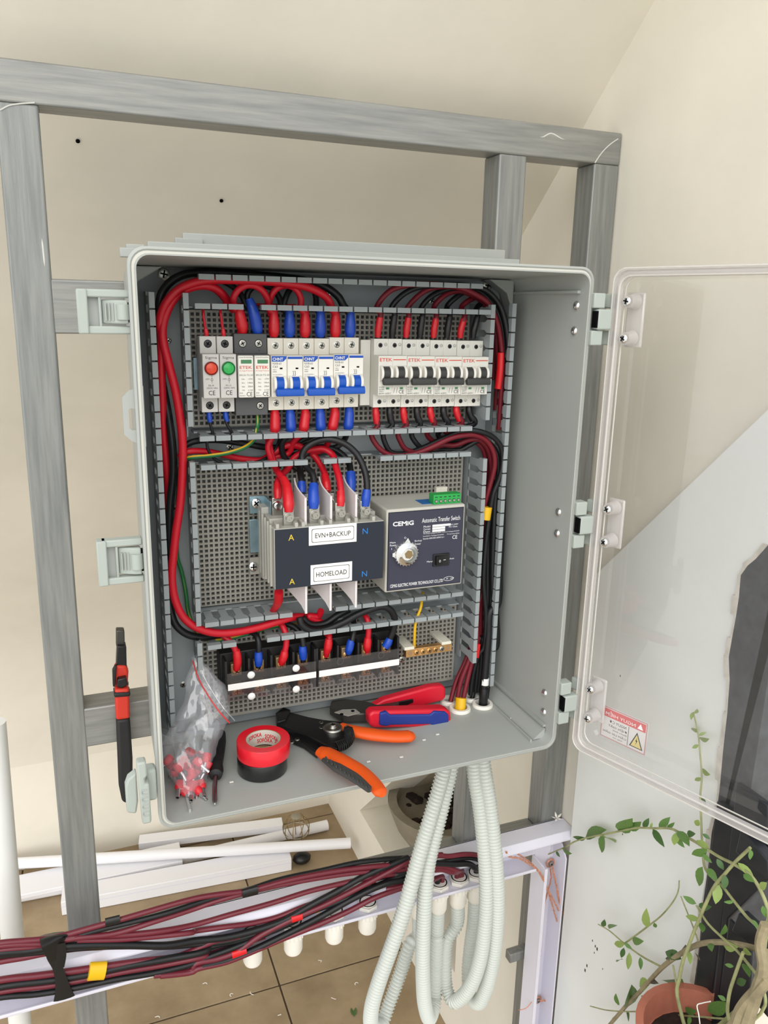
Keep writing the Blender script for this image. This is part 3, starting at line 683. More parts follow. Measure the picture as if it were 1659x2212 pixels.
duct_wall(t, 'z', 214.5, 254, -262, -1); duct_wall(t, 'z', 181, 252, 100, 1); duct_wall(t, 'z', 181, 64, -224, 1)
MB().box(182, 213, YP - 1.6, YP - .2, -262, 254).build('base', 'duct', t)
# DIN rails
for z, a, b, lb in ((169, -168, 182, 'steel rail the upper row of breakers clips onto'),):
    r_ = MB(); r_.box(a, b, 152.5, 153.7, z - 17.5, z + 17.5); r_.box(a, b, 153.7, 160, z - 13, z + 13); r_.build('din_rail', 'zinc', None, lb, 'rail', loc=(a, 156, z))
# ================================================================== BREAKERS AND MODULES
ZC = 169.0
def side_prof(zt=209.5, zb=129.5, zf1=191.5, zf0=146.0, sh=128.0, f=112.0, back=153.0):
    return [(back, zb + 6), (back, zt - 6), (sh + 14, zt), (sh, zt), (sh, zf1), (f, zf1), (f, zf0), (sh, zf0), (sh, zb), (sh + 14, zb)]
def term_screws(t, x0, n, zt, zb, y, r, m='screw', pitch=18.0, ring=None):
    for i in range(n):
        for z in (zt, zb):
            if z is None: continue
            x = x0 + pitch * (i + .5)
            b = MB(); b.lathe([(r + 1.0, 0), (r + 1.0, .25), (r + .2, .25), (r - .2, -.6)], (x, y, z), (0, -1, 0), 16); b.build('terminal_ring', ring or 'black_hole', t)
            screw_head((x, y + .2, z), r * .92, (0, -1, 0), m, t, depth=.9)
def toggle(t, x0, z, m, ring, bar_m):
    for i in range(2):
        xc = x0 + 18 * i + 9
        for sx in (-5.7, 5.7):
            b = MB(); b.lathe([(9.2, -1.5), (9.2, 1.5)], (xc + sx, 113.5, z), (1, 0, 0), 22); b.build('toggle_cheek', ring, t, bevel=.5)
        b = MB(); b.lathe([(8.0, -4.3), (8.0, 4.3)], (xc, 113.2, z), (1, 0, 0), 20); b.build('toggle_drum', m, t)
    b = MB(); b.prism([(106.5, z - 4), (103.5, z - 5.5), (102.0, z - 10), (103, z - 13), (107, z - 13), (110, z - 8)], 'x', x0 + 3.6, x0 + 35.4); b.build('toggle_bar', bar_m, t, bevel=.8)
def chint(x0, label):
    t = thing('circuit_breaker', label, 'circuit breaker', (x0, 153, ZC), 'white breakers with blue toggles')
    for i in range(2):
        MB().prism(side_prof(), 'x', x0 + 18 * i + .15, x0 + 18 * i + 17.85).build('pole_body', 'mcb', t, bevel=.5)
        x = x0 + 18 * i
        MB().box(x + .6, x + 17.4, 111.6, 112.3, 166.5, 191.0).build('face_plate', 'mcb_face', t, bevel=.2)
        if i == 0: MB().prism([(x + .7, 184.8), (x + 13.5, 184.8), (x + 17.2, 188.2), (x + 17.2, 190.8), (x + .7, 190.8)], 'y', 111.3, 111.8).build('blue_header', 'print_blue', t)
        else: MB().box(x + .7, x + 17.3, 111.3, 111.8, 187.6, 190.2).build('blue_header', 'print_blue', t)
        MB().box(x + 9.6, x + 12.6, 111.2, 111.8, 176.6, 178.2).build('status_window', 'window_green' if 0 else 'black_hole', t)
    text('CHNT', x0 + 1.6, 185.8, 11.8, 3.4, 111.2, 'print_white', t, bold=.02)
    text('NXB-63', x0 + 1.8, 181.6, 9.6, 2.2, 111.5, 'print_dark', t); text('C63', x0 + 1.8, 178.2, 5.4, 2.3, 111.5, 'print_dark', t)
    text('400V~', x0 + 1.8, 175.4, 4.8, 1.2, 111.5, 'print_grey', t); text('6000', x0 + 1.8, 173.2, 4.2, 1.4, 111.5, 'print_dark', t)
    text('IEC/EN60898-1', x0 + 1.8, 170.2, 11.2, 1.0, 111.5, 'print_grey', t); text('B104059', x0 + 1.8, 168.0, 6.2, 1.1, 111.5, 'print_grey', t)
    text('33', x0 + 24.2, 169.3, 3.6, 5.2, 111.5, 'print_grey', t)
    toggle(t, x0, 160.5, 'chint_blue', 'mcb_face', 'chint_blue')
    term_screws(t, x0, 2, 201.5, 137.5, 127.9, 4.2, 'screw', ring='mcb_face')
    return t
XC = -90.2
b1 = chint(XC, 'white double breaker with blue toggle next to the surge protector')
dup(b1, (36, 0, 0), 'middle of the three white double breakers with blue toggles')
b3 = dup(b1, (72, 0, 1.2), 'white double breaker with blue toggle nearest the four black-toggle breakers')
def etek(x0, label):
    t = thing('circuit_breaker', label, 'circuit breaker', (x0, 153, ZC), 'breakers with black toggles')
    for i in range(2):
        MB().prism(side_prof(209.5, 129.5, 191, 145.5), 'x', x0 + 18 * i + (.15 if i == 0 else 0), x0 + 18 * i + (18 if i == 0 else 17.85)).build('pole_body', 'etek', t, bevel=.4)
    text('ETEK', x0 + 1.6, 184.6, 15.5, 3.8, 111.8, 'print_red', t, bold=.01)
    MB().box(x0 + 18.5, x0 + 34.6, 111.7, 112.1, 186.0, 187.0).build('red_line', 'print_red', t)
    toggle(t, x0, 171, 'toggle_black', 'mcb_face', 'toggle_black')
    for x in (x0 + 10, x0 + 27.6): MB().box(x, x + 3.8, 111.6, 112.1, 152.3, 154.6).build('status_window', 'window_green', t)
    text('In=25A', x0 + 1.2, 154.2, 6.6, 1.6, 111.8, 'print_dark', t); text('Icn=6kA', x0 + 1.2, 151.9, 6.6, 1.6, 111.8, 'print_dark', t); text('550V=', x0 + 1.2, 149.6, 6.0, 1.5, 111.8, 'print_dark', t)
    text('EKM1-63DC', x0 + 1.2, 146.7, 15.4, 1.9, 111.8, 'print_dark', t); text('CE', x0 + 26.2, 147.2, 6.6, 4.2, 111.8, 'print_dark', t)
    for x in (x0 + 19.5, x0 + 23): text('/', x, 147.8, 1.6, 6.4, 111.8, 'print_grey', t)
    for i in range(2):
        for z in (202.5, 136.5):
            x = x0 + 18 * i + 7.5
            b = MB(); b.lathe([(4.4, .3), (4.4, .1), (3.9, .1), (3.9, -3)], (x, 127.9, z), (0, -1, 0), 16); b.build('terminal_ring', 'etek', t)
            b = MB(); b.lathe([(3.9, 0), (3.9, .12)], (x, 127.95, z), (0, -1, 0), 16); b.build('terminal_hole', 'black_hole', t)
            screw_head((x + .6, 127.9, z - .3), 2.9, (0, -1, 0), 'screw_dark', t, depth=.5)
            text('⊕' if 0 else ('+' if (i == 0) == (z > 170) else '-'), x + 6.6, z - .2, 1.4, 1.4 if (i == 0) == (z > 170) else .4, 127.85, 'print_dark', t)
            b = MB(); b.tube([Vector((x + 7.3 + 1.6 * math.cos(k * PI / 8), 127.9, z + .5 + 1.6 * math.sin(k * PI / 8))) for k in range(16)], .18, 4, closed=True); b.build('polarity_mark', 'print_dark', t)
    return t
XE = 36.2
e1 = etek(XE, 'leftmost of the four white double breakers with black toggles')
for k, lb in ((1, 'second from left of the four black-toggle breakers'), (2, 'third from left of the four black-toggle breakers'), (3, 'black-toggle breaker nearest the right side duct')):
    dup(e1, (36.1 * k, 0, -.5 * k), lb)
MB().prism([(153, 133), (153, 206), (138, 208), (138, 131)], 'x', 23.5, XE - .2).build('end_stop', 'etek', None, 'plain off-white end module beside the leftmost black-toggle breaker', 'rail module', loc=(28, 153, ZC), bevel=.5)
def sigma(x0, label, lens, rim, code):
    t = thing('indicator_lamp', label, 'indicator lamp', (x0, 153, ZC))
    MB().prism(side_prof(211, 129, 193, 146), 'x', x0 + .2, x0 + 17.8).build('body', 'sigma', t, bevel=.6)
    MB().lathe([(7.2, 0), (7.2, 2.2), (6.2, 2.8), (6.2, 1.8)], (x0 + 9, 112, 178), (0, -1, 0), 26).build('lens_rim', rim, t)
    MB().lathe([(6.2, 1.5), (5.6, 2.9), (3, 3.9), (0, 4.2)], (x0 + 9, 112, 178), (0, -1, 0), 22).build('lens', lens, t)
    text('Sigma', x0 + 3, 187.2, 12.5, 3.4, 111.8, 'print_grey', t)
    text('LED', x0 + 2.6, 166, 4.4, 1.4, 111.8, 'print_grey', t); text(code, x0 + 5.5, 159, 6, 1.7, 111.8, 'print_grey', t); text('220VAC 50Hz', x0 + 3.5, 156.2, 12, 1.7, 111.8, 'print_grey', t); text('CE', x0 + 5.6, 149.4, 7, 4.8, 111.8, 'print_dark', t)
    MB().box(x0 + 9.4, x0 + 9.7, 111.8, 112, 162, 170).build('symbol_line', 'print_grey', t)
    MB().tube([Vector((x0 + 9.5 + 1.3 * math.cos(k * PI / 6), 111.9, 166 + 1.3 * math.sin(k * PI / 6))) for k in range(12)], .16, 4, closed=True).build('symbol_ring', 'print_grey', t)
    for z in (203, 136.5):
        MB().lathe([(4.3, 0), (4.3, .12)], (x0 + 9, 127.95, z), (0, -1, 0), 18).build('terminal_hole', 'black_hole', t)
        screw_head((x0 + 9, 127.9, z), 3.7, (0, -1, 0), 'screw_dark', t, depth=.5)
    return t
sigma(-164.6, 'grey indicator module with orange red lamp', 'lens_red', 'lens_rim', 'SSL-R')
sigma(-146.2, 'grey indicator module with green lamp', 'lens_green', 'lens_rim_green', 'SSL-G')
t = thing('surge_protector', 'dark grey surge protector with two white cartridges', 'surge protector', (-127, 153, ZC))
MB().prism([(153, 131), (153, 208), (140, 214), (127, 214), (127, 192.5), (116, 192.5), (116, 145), (127, 145), (127, 124.5), (140, 124.5)], 'x', -127.4, -91).build('base', 'spd_grey', t, bevel=.6)
for i in range(2):
    x = -127 + 18.1 * i
    MB().box(x + .5, x + 17.3, 111.5, 117, 146, 191.5).build('cartridge', 'mcb_face', t, bevel=1.2)
    MB().box(x + 3.4, x + 15.2, 111.2, 112, 182.8, 187).build('status_window', 'window_green', t, bevel=.8)
    text('Green-OK Red-Defect', x + 1.8, 188.8, 14.4, 1.2, 111.3, 'print_grey', t); text('ETEK', x + 2.0, 177.2, 13.5, 3.2, 111.3, 'print_red', t, bold=.01); text('AC Surge Protector', x + 1.4, 174.3, 15, 1.5, 111.3, 'print_red', t)
    text('EKU5-T2-20', x + 1.6, 169.6, 14.8, 1.8, 111.3, 'print_grey', t)
    for k, (a_, b_) in enumerate((('Uc:', '~275V'), ('In:', '10kA'), ('Imax:', '20kA'), ('Up:', '≤1.5kV'))):
        text(a_, x + 4, 165.4 - 4 * k, 3.4, 1.7, 111.3, 'print_grey', t); text(b_, x + 10.5, 165.4 - 4 * k, 5.6, 1.7, 111.3, 'print_grey', t)
    text('CE', x + 9, 147.6, 6.4, 4.6, 111.3, 'print_dark', t); text('IP20', x + 1.6, 150.4, 3.4, 1.3, 111.3, 'print_grey', t); text('EN61643-11', x + 1.6, 147.8, 6.4, 1.2, 111.3, 'print_grey', t)
for x, z in ((-118, 203.5), (-100.2, 203.5), (-99.6, 135)):
    MB().lathe([(4.4, 0), (4.4, .12)], (x, 126.95, z), (0, -1, 0), 18).build('terminal_hole', 'black_hole', t); screw_head((x, 126.9, z), 3.8, (0, -1, 0), 'screw', t, depth=.5)
text('L', -118.6, 195.2, 1.2, 1.8, 126.9, 'print_dark', t); text('N', -100.6, 195.2, 1.6, 1.8, 126.9, 'print_dark', t)
# ================================================================== TRANSFER SWITCH: CONTACT BLOCK AND CONTROL BOX
YA = 84.0
ax0, ax1, az0, az1 = 39.2, 143.3, -89.8, 14.2
t = thing('transfer_switch_control', 'grey control box with dark front panel and chrome knob', 'switch box', (90, 160, az0))
MB().box(ax0, ax1, YA, 156, az0, az1).build('case', 'ats_case', t, bevel=2.2, seg=3)
MB().box(ax0 + 3.2, ax1 - 3.2, YA - 1.0, YA + .5, az0 + 3.4, az1 - 4.4).build('front_panel', 'ats_panel', t, bevel=.3)
MB().box(ax0 + 2.2, ax1 - 2.2, YA - .5, YA + .6, az0 + 2.4, az1 - 3.4).build('panel_border', 'lens_rim' if 0 else 'contactor_face', t, bevel=.2)
Y = YA - 1.15; Wd = ax1 - ax0; Hd = az1 - az0
def tf(s_, fx0, fx1, fz0, fz1, m_, bold=0): return text(s_, ax0 + Wd * fx0, az0 + Hd * fz0, Wd * (fx1 - fx0), Hd * (fz1 - fz0), Y, m_, t, bold=bold)
tf('CEMiG', .075, .335, .80, .855, 'print_white', .03); tf('Automatic Transfer Switch', .44, .93, .815, .87, 'print_white')
for k, (a_, b_) in enumerate((('Model:', .335), ('Current:', .235), ('Date:', .235))):
    z_ = .755 - .031 * k; tf(a_, .462, .462 + .09, z_, z_ + .024, 'print_white')
    MB().box(ax0 + Wd * .575, ax0 + Wd * (.575 + b_ * .7), Y - .1, Y + .05, az0 + Hd * z_, az0 + Hd * (z_ + .026)).build('data_plate', 'sticker', t)
tf('Ue:AC-230V', .77, .91, .758, .774, 'print_white'); tf('PC Class', .79, .9, .73, .748, 'print_white')
tf('Working Voltage:AC400V Control Voltage:AC230V', .46, .93, .672, .688, 'print_white'); tf('Insulation Voltage:AC690V      Frequency:50Hz', .46, .93, .642, .658, 'print_white'); tf('Standard:IEC/EN 60947-6-1', .46, .73, .612, .63, 'print_white')
tf('CE', .84, .905, .585, .63, 'print_white'); tf('Main', .045, .115, .60, .62, 'print_white'); tf('Power', .045, .125, .565, .59, 'print_white'); tf('I', .065, .07, .525, .545, 'print_white')
tf('Backup', .355, .445, .59, .615, 'print_white'); tf('Power', .355, .435, .555, .58, 'print_white'); tf('O', .222, .242, .645, .665, 'print_white')
tf('Manual', .52, .605, .325, .345, 'print_white'); tf('Auto', .815, .875, .335, .355, 'print_white')
tf('CEMIG ELECTRIC POWER TECHNOLOGY CO.,LTD', .06, .74, .055, .10, 'print_white', .01); tf('M', .785, .805, .085, .105, 'print_white'); tf('~220V', .83, .885, .085, .105, 'print_white')
MB().tube([Vector((ax0 + Wd * (.815 + .065 * math.cos(k * PI / 12)), Y, az0 + Hd * (.095 + .025 * math.sin(k * PI / 12)))) for k in range(24)], .25, 4, closed=True).build('print_oval', 'print_white', t)
kx, kz = ax0 + Wd * .235, az0 + Hd * .475
kn = MB(); kn.lathe([(15.5, 0), (15.5, 4), (14.2, 6.5), (8, 8), (7.2, 9), (0, 9)], (kx, YA - 1, kz), (0, -1, 0), 36); ko = kn.build('selector_knob', 'chrome', t)
fl_ = MB()
for i in range(24):
    a = 2 * PI * i / 24; fl_.box(0, 0, 0, 0, 0, 0) if 0 else fl_.lathe([(1.1, 0), (1.1, 4), (.3, 6)], (kx + 15.2 * math.cos(a), YA - 1, kz + 15.2 * math.sin(a)), (0, -1, 0), 6)
link('knurl', fl_.mesh('knurl', 'chrome', org[t]), ko, org[t])
pt = MB(); pt.prism([(kx - 4, kz + 13), (kx + 5, kz + 13), (kx + 1, kz + 20)], 'y', YA - 7, YA - 1); pt.prism([(kx - 13, kz - 4), (kx - 18, kz - 2), (kx - 18, kz + 2), (kx - 13, kz + 4)], 'y', YA - 6, YA - 1); link('pointer', pt.mesh('pointer', 'chrome', org[t], 0), ko, org[t])
MB().lathe([(5.6, 9.3), (5.6, 9.05), (4.6, 9.05), (4.4, 4)], (kx + 1.5, YA - 1, kz), (0, -1, 0), 6).build('hex_socket', 'brass_dull', t, smooth=0)
MB().lathe([(4.5, 9.02), (4.5, 9.12)], (kx + 1.5, YA - 1, kz), (0, -1, 0), 6).build('hex_recess', 'cardboard', t, smooth=0)
rx, rz = ax0 + Wd * .70, az0 + Hd * .345
MB().box(rx - 11, rx + 11, YA - 3, YA, rz - 7.8, rz + 7.8).build('rocker_bezel', 'tool_black', t, bevel=.6)
MB().prism([(rx - 8, YA - 6.5), (rx, YA - 4), (rx + 8, YA - 3.6), (rx + 8, YA - 1), (rx - 8, YA - 1)], 'z', rz - 5.6, rz + 5.6).build('rocker', 'tool_black', t, bevel=.4)
text('O', rx - 5, rz - 1.6, 2.4, 3.2, YA - 6.8, 'print_white', t); text('-', rx + 2, rz, 3.2, .6, YA - 4.4, 'print_white', t)
# green plug-in terminal and labels on top of the control box
a = PZ(893, 1082, az1 + 4); g0 = PZ(895, 1068, az1); gx0, gx1, gy = g0.x, g0.x + 37, 95
MB().box(gx0 - 12, gx0 + 24, gy + 2, gy + 24, az1 + .05, az1 + .5).build('board_edge', 'pcb_blue', t)
MB().box(gx0, gx1, gy - 4, gy + 10, az1, az1 + 12).build('plug_terminal', 'terminal_green', t, bevel=.6)
for i in range(6):
    x = gx0 + 3.6 + 6 * i
    MB().lathe([(2.1, 0), (2.1, .4)], (x, gy - 4, az1 + 4), (0, -1, 0), 12).build('terminal_hole', 'print_dark', t)
    MB().lathe([(1.7, .5), (1.5, .8)], (x, gy - 4, az1 + 4), (0, -1, 0), 12).build('terminal_screw', 'screw', t); MB().box(x - 1.6, x + 1.6, gy - 4.2, gy - 3.8, az1 + 8.6, az1 + 9.6).build('wire_slot', 'print_dark', t)
q0 = PZ(832, 1053, az1); q1 = PZ(872, 1051, az1); q2 = PZ(856, 1060, az1)
MB().add([q + Vector((0, 0, .1)) for q in (q0, q1, q2)], [(0, 1, 2)]).build('warning_triangle', 'print_dark', t); cc = (q0 + q1 + q2) / 3; MB().add([cc + (q - cc) * .65 + Vector((0, 0, .2)) for q in (q0, q1, q2)], [(0, 1, 2)]).build('warning_triangle', 'print_yellow', t)
for u, v in ((801, 1058), (905, 1048)):
    c = PZ(u, v, az1); MB().lathe([(5, 0), (5, 3), (4, 3), (4, 6), (2.6, 6), (2.6, 10)], c, (0, 0, 1), 8).build('stud_nut', 'screw', t, smooth=20)
c = PZ(936, 1046, az1 + 6); MB().box(c.x - 6, c.x + 10, 150, 157, az1 - 2, az1 + 7).build('mounting_tab', 'ivory', t, bevel=.5)
# contact block
cx0, cx1, cz0, cz1 = -98.8, 32.2, -66.5, 4.6; YC = 74.0
t = thing('transfer_switch_contacts', 'grey four pole contact block with dark front and white barrier fins', 'switch', (-33, 160, cz0))
MB().box(cx0, cx1, YC, 100, cz0, cz1).build('front_housing', 'contactor', t, bevel=1)
MB().box(cx0 + 1, cx1 - 1, 100, 128, cz0 - 3, cz1 + 5).build('middle_housing', 'contactor', t, bevel=1)
MB().box(cx0 - 1.5, cx1 - 1, 128, 152, cz0 - 5, cz1 + 12).build('rear_housing', 'contactor', t, bevel=1)
for i in range(5): MB().box(cx0 - 2.2, cx0 + .4, 86 + 13 * i, 88 + 13 * i, cz0, cz1 + 2 + i).build('side_ridge', 'contactor', t, bevel=.4)
MB().box(cx0 + .8, cx1 - .4, YC - 1, YC + .3, cz0 + .5, cz1 - .8).build('front_panel', 'contactor_face', t, bevel=.2)
for s_, x_, z_, m_ in (('A', cx0 + 16, -9.5, 'print_yellow'), ('A', cx0 + 16.5, -61.5, 'print_yellow'), ('N', cx0 + 104, -9.5, 'print_ltblue'), ('N', cx0 + 104, -61.5, 'print_ltblue')):
    text(s_, x_, z_, 6.4, 6.8, YC - 1.15, m_, t)
for s_, z_, h_, x_, w_ in (('EVN+BACKUP', -17.5, 22.5, cx0 + 39.5, 57), ('HOMELOAD', -64.5, 23.5, cx0 + 41.5, 50)):
    MB().box(x_, x_ + w_, YC - 1.7, YC - .9, z_, z_ + h_).build('name_label', 'sticker', t)
    for k_, (d_, m_) in enumerate(((3.2, 'print_dark'), (3.75, 'sticker'))):
        MB().prism(rrect(x_ + d_, x_ + w_ - d_, z_ + d_, z_ + h_ - d_, 2, 4), 'y', YC - 1.8 - .08 * k_, YC - 1.6).build('label_frame', m_, t, smooth=0)
    text(s_, x_ + w_ * .13, z_ + h_ * .37, w_ * .74, h_ * .25, YC - 2.0, 'black_hole', t)
# zinc bracket on the left
a = P(538, 1122, 150); b = P(560, 1192, 150); MB().box(a.x, b.x + 4, 148, 150, b.z, a.z).build('bracket', 'zinc', t, bevel=.5)
a = P(538, 1072, 150); b = P(574, 1107, 150)
MB().box(a.x, b.x, 148, 150, b.z, a.z).build('bracket', 'zinc', t, bevel=.5); MB().box(b.x - 2, b.x, 118, 150, b.z - 4, a.z).build('bracket', 'zinc', t, bevel=.5)
a = P(538, 1204, 150); b = P(562, 1238, 150); MB().box(a.x, b.x + 6, 147, 150, b.z, a.z).build('bracket', 'panel', t, bevel=.5)
for u, v in ((553, 1087), (547, 1224)): screw_head(P(u, v, 147), 6, (0, -1, 0), 'chrome', t, depth=2.5)
# terminals: four bolted lugs in front and four at the back, with barrier fins between
FX = [P(624, 1116, 84).x, P(679, 1109, 84).x, P(737, 1106, 84).x, P(791, 1104, 84).x]
for i, (u, v) in enumerate(((624, 1118), (680, 1112), (736, 1108), (790, 1103))):
    c = P(u, v, 84); MB().box(c.x - 6.5, c.x + 6.5, 85, 87.5, cz1 - 2, c.z + 12).build('terminal_lug', 'screw', t, bevel=1.5, seg=3)
    MB().lathe([(6, 0), (6, 1.4), (5, 1.6), (5, 2.6), (3.9, 2.6), (3.9, 6.5), (2.2, 6.5), (2, 5)], (c.x, 85, c.z), (0, -1, 0), 18).build('bolt', 'screw', t)
for i, (u, v) in enumerate(((600, 1093), (658, 1085), (712, 1083), (765, 1080))):
    c = P(u, v, 112); MB().box(c.x - 6.5, c.x + 6.5, 113, 115.5, cz1, c.z + 10).build('terminal_lug', 'screw', t, bevel=1.5, seg=3)
    MB().lathe([(6, 0), (6, 1.4), (5, 2.6), (3.9, 2.6), (3.9, 5.5), (2, 5)], (c.x, 113, c.z), (0, -1, 0), 18).build('bolt', 'chrome', t)
def fin(x, top):
    zb = cz1 if top else cz0; sg = 1 if top else -1; H = 38 if top else 28; n = 9; mb = MB(); va = []
    # curved sheet: its outer edge leans towards the viewer
    for i in range(n):
        s_ = i / (n - 1)
        va.append((x - (2.5 * math.sin(s_ * PI) if top else 30 * s_ ** 1.2), 84 + 46 * s_ ** .8 if top else 80 + 74 * s_, zb + sg * (H * (.82 + .35 * s_) if top else H * (1.25 - 1.2 * s_ ** .75))))
    vs = []; 
    for dx in (-.9, .9): vs += [(p[0] + dx, p[1], p[2]) for p in va] + [(p[0] + dx, p[1], zb - sg * 2) for p in va]
    fs = []
    for o_ in (0, 2 * n): fs += [(o_ + i, o_ + i + 1, o_ + n + i + 1, o_ + n + i) for i in range(n - 1)]
    for i in range(n - 1): fs += [(i, i + 1, 2 * n + i + 1, 2 * n + i)]
    fs += [(0, n, 3 * n, 2 * n), (n - 1, 2 * n - 1, 4 * n - 1, 3 * n - 1)]
    mb.add(vs, fs).build('barrier_fin', 'barrier', t)
    MB().tube([Vector((x, va[0][1], va[0][2])), Vector((x, va[0][1], zb - sg * 6))], 1.6, 10).build('fin_bead', 'barrier', t)
for u, v in ((661, 1140), (716, 1135), (770, 1128)): fin(P(u, v, 82).x, True)
for u, v in ((661, 1275), (714, 1270), (769, 1262)): fin(P(u, v, 80).x, False)
for i in range(4):
    for dx in (-20, 9): MB().box(FX[i] + dx * .75 - 2, FX[i] + dx * .75 + 2, 76, 92, cz1 - 1, cz1 + 5).build('clip', 'contactor', t, bevel=.6)
# ================================================================== TERMINAL BLOCKS AND EARTH BAR
def tblock(label, c4_, y, dots):
    q = [P(u, v, y) for u, v in c4_]; x0 = (q[0].x + q[3].x) / 2; x1 = (q[1].x + q[2].x) / 2; z1 = (q[0].z + q[1].z) / 2; z0 = (q[2].z + q[3].z) / 2
    t = thing('terminal_block', label, 'terminal block', ((x0 + x1) / 2, 160, z0)); w_ = (x1 - x0) / 4
    MB().box(x0 - 4, x1 + 3, 136, 159.8, z0 - 2, z1 + 17).build('base', 'block_black', t, bevel=1)
    for i in range(5): MB().box(x0 + w_ * i - 1.4, x0 + w_ * i + 1.4, y + 4, 137, z0, z1 + 14).build('divider', 'block_black', t, bevel=.5)
    for i in range(4):
        xc = x0 + w_ * (i + .5)
        for z_, top in ((z1 - 3, True), (z0 + 8, False)):
            MB().box(xc - 6.5, xc + 6.5, 126, 134, z_ - 7, z_ + 9).build('terminal_lug', 'brass_dull', t, bevel=1)
            screw_head((xc, 126, z_ - 1), 5, (0, -1, 0), 'brass', t, depth=2)
    MB().box(x0, x1, y - .8, y + .8, z0, z1).build('cover', 'cover_clear', t, bevel=.3)
    MB().box(x0 + .5, x1 - .5, y - 2.0, y - .9, z0 + (z1 - z0) * .42, z0 + (z1 - z0) * .64).build('label_strip', 'white_plastic', t, bevel=.3)
    if dots:
        for fx in (.26, .765):
            for fz in (.86, .1):
                MB().lathe([(4.6, 0), (4.6, .8), (3, 2.2), (0, 2.8)], (x0 + (x1 - x0) * fx, y - .8, z0 + (z1 - z0) * fz), (0, -1, 0), 18).build('cover_plug', 'white_plastic', t)
    else:
        for fx in (.26, .765):
            for fz in (.86, .1):
                MB().tube([Vector((x0 + (x1 - x0) * fx + 4 * math.cos(k * PI / 8), y - 1, z0 + (z1 - z0) * fz + 4 * math.sin(k * PI / 8))) for k in range(16)], .4, 5, closed=True).build('cover_hole', 'spd_grey', t)
    return x0, x1, z0, z1
TA = tblock('black terminal block with clear cover and four white plugs', ((490, 1456), (683, 1428), (683, 1490), (492, 1514)), 114, True)
TB = tblock('black terminal block with clear cover beside the copper earth bar', ((688, 1427), (863, 1400), (861, 1460), (687, 1487)), 114, False)
a = P(877, 1412, 122); b = P(976, 1400, 122)
t = thing('earth_bar', 'copper earth bar with screws on two ivory supports', 'earth bar', ((a.x + b.x) / 2, 160, a.z - 6))
MB().box(a.x, b.x, 122, 131, a.z - 6, a.z + 5).build('bar', 'brass', t, bevel=.5)
for x in (a.x + 5, b.x - 8): MB().box(x - 8, x + 6, 120, 160, a.z + 5.2, a.z + 9.5).build('support', 'ivory', t, bevel=.6)
for i in range(7):
    x = a.x + 6 + (b.x - a.x - 12) * i / 6
    if i in (0, 6): MB().lathe([(3, 0), (3, .2)], (x, 122, a.z - .5), (0, -1, 0), 14).build('hole', 'cardboard', t)
    else: screw_head((x, 122, a.z - .5), 3.6, (0, -1, 0), 'brass' if i != 5 else 'screw', t, depth=1.6)
screw_head(P(868, 1424, 140), 4.5, (0, -1, 0), 'screw', t)
# ================================================================== CABLES INSIDE THE ENCLOSURE
V = lambda x, y, z: Vector((x, y, z))
def wire(name, label, pts, r, m, sl=None, group=None, k=8):
    """sl: list of (points, radii, material) heat-shrink sleeves riding on the cable"""
    o = pts[0]
    if not sl: return cable(name, label, pts, r, m, group, k)
    t = thing(name, label, 'cable', o, group)
    MB().tube(spline(pts, k), r, 10).build('cable', m, t, weld=False)
    for p_, r_, m_ in sl: sleeve(t, p_, r_, m_)
    return t
CHX = [XC + 9 + 18 * i for i in range(6)]
top = lambda x, dz=0: V(x, 135, 211 + dz)
SLV = [4.6, 6.4, 6.2, 4.9, 4.4]
def up_sleeve(x, m, lean=0, z1=241, y1=134): return ([top(x), V(x + lean * .2, 134, 217), V(x + lean * .5, 133.5, 226), V(x + lean * .8, 133.5, 234), V(x + lean, y1, z1)], SLV, m)
G1 = 'cables of the left breaker group'
wire('red_cable', 'thick red cable arching over everything to the breaker beside the black-toggle group', [top(CHX[4])] + [V(CHX[4], 133, 236)] + c1([(1375, 370, 130), (1330, 285, 127), (1200, 212, 124), (1000, 175, 123), (700, 156, 122), (400, 162, 122), (235, 222, 122), (135, 325, 124), (88, 450, 128)]) + c4([(690, 450, 130), (690, 700, 134), (697, 900, 138), (703, 1100, 142), (722, 1300, 146), (732, 1420, 150), (738, 1560, 156), (740, 1700, 160)]), 4.6, 'red_wire', [up_sleeve(CHX[4], 'red_shrink')], G1)
wire('red_cable', 'thick red cable down the left duct and along under the contact block', c1([(640, 380, 146), (600, 325, 142), (560, 270, 136), (490, 212, 131), (390, 196, 128), (265, 232, 126), (175, 320, 127), (112, 480, 128)]) + c4([(700, 480, 128), (740, 650, 126), (790, 850, 124), (828, 1100, 123), (836, 1300, 123), (820, 1600, 123), (790, 1800, 123), (768, 2000, 123)]) + c3([(178, 1080, 123), (180, 1180, 123), (205, 1310, 122), (265, 1430, 120), (355, 1502, 118), (500, 1545, 118), (650, 1540, 119), (820, 1505, 121), (1000, 1450, 124), (1110, 1424, 130), (1230, 1440, 140), (1290, 1470, 150)]), 4.7, 'red_wire', None, G1)
wire('red_cable', 'red jumper loop from the surge protector to the first blue-toggle breaker', [top(-118.4, 2), V(-119, 133, 236)] + c1([(650, 370, 132), (636, 295, 128), (680, 222, 126), (760, 192, 126), (840, 222, 126), (892, 300, 129), (905, 375, 132)]) + [V(CHX[0], 133, 236), top(CHX[0])], 3.7, 'red_wire', [([top(-116, 2), V(-117, 133, 222), V(-119, 132, 232), V(-120.5, 132, 242)], [4.6, 6.6, 6, 4.6], 'red_shrink'), up_sleeve(CHX[0], 'red_shrink')], G1)
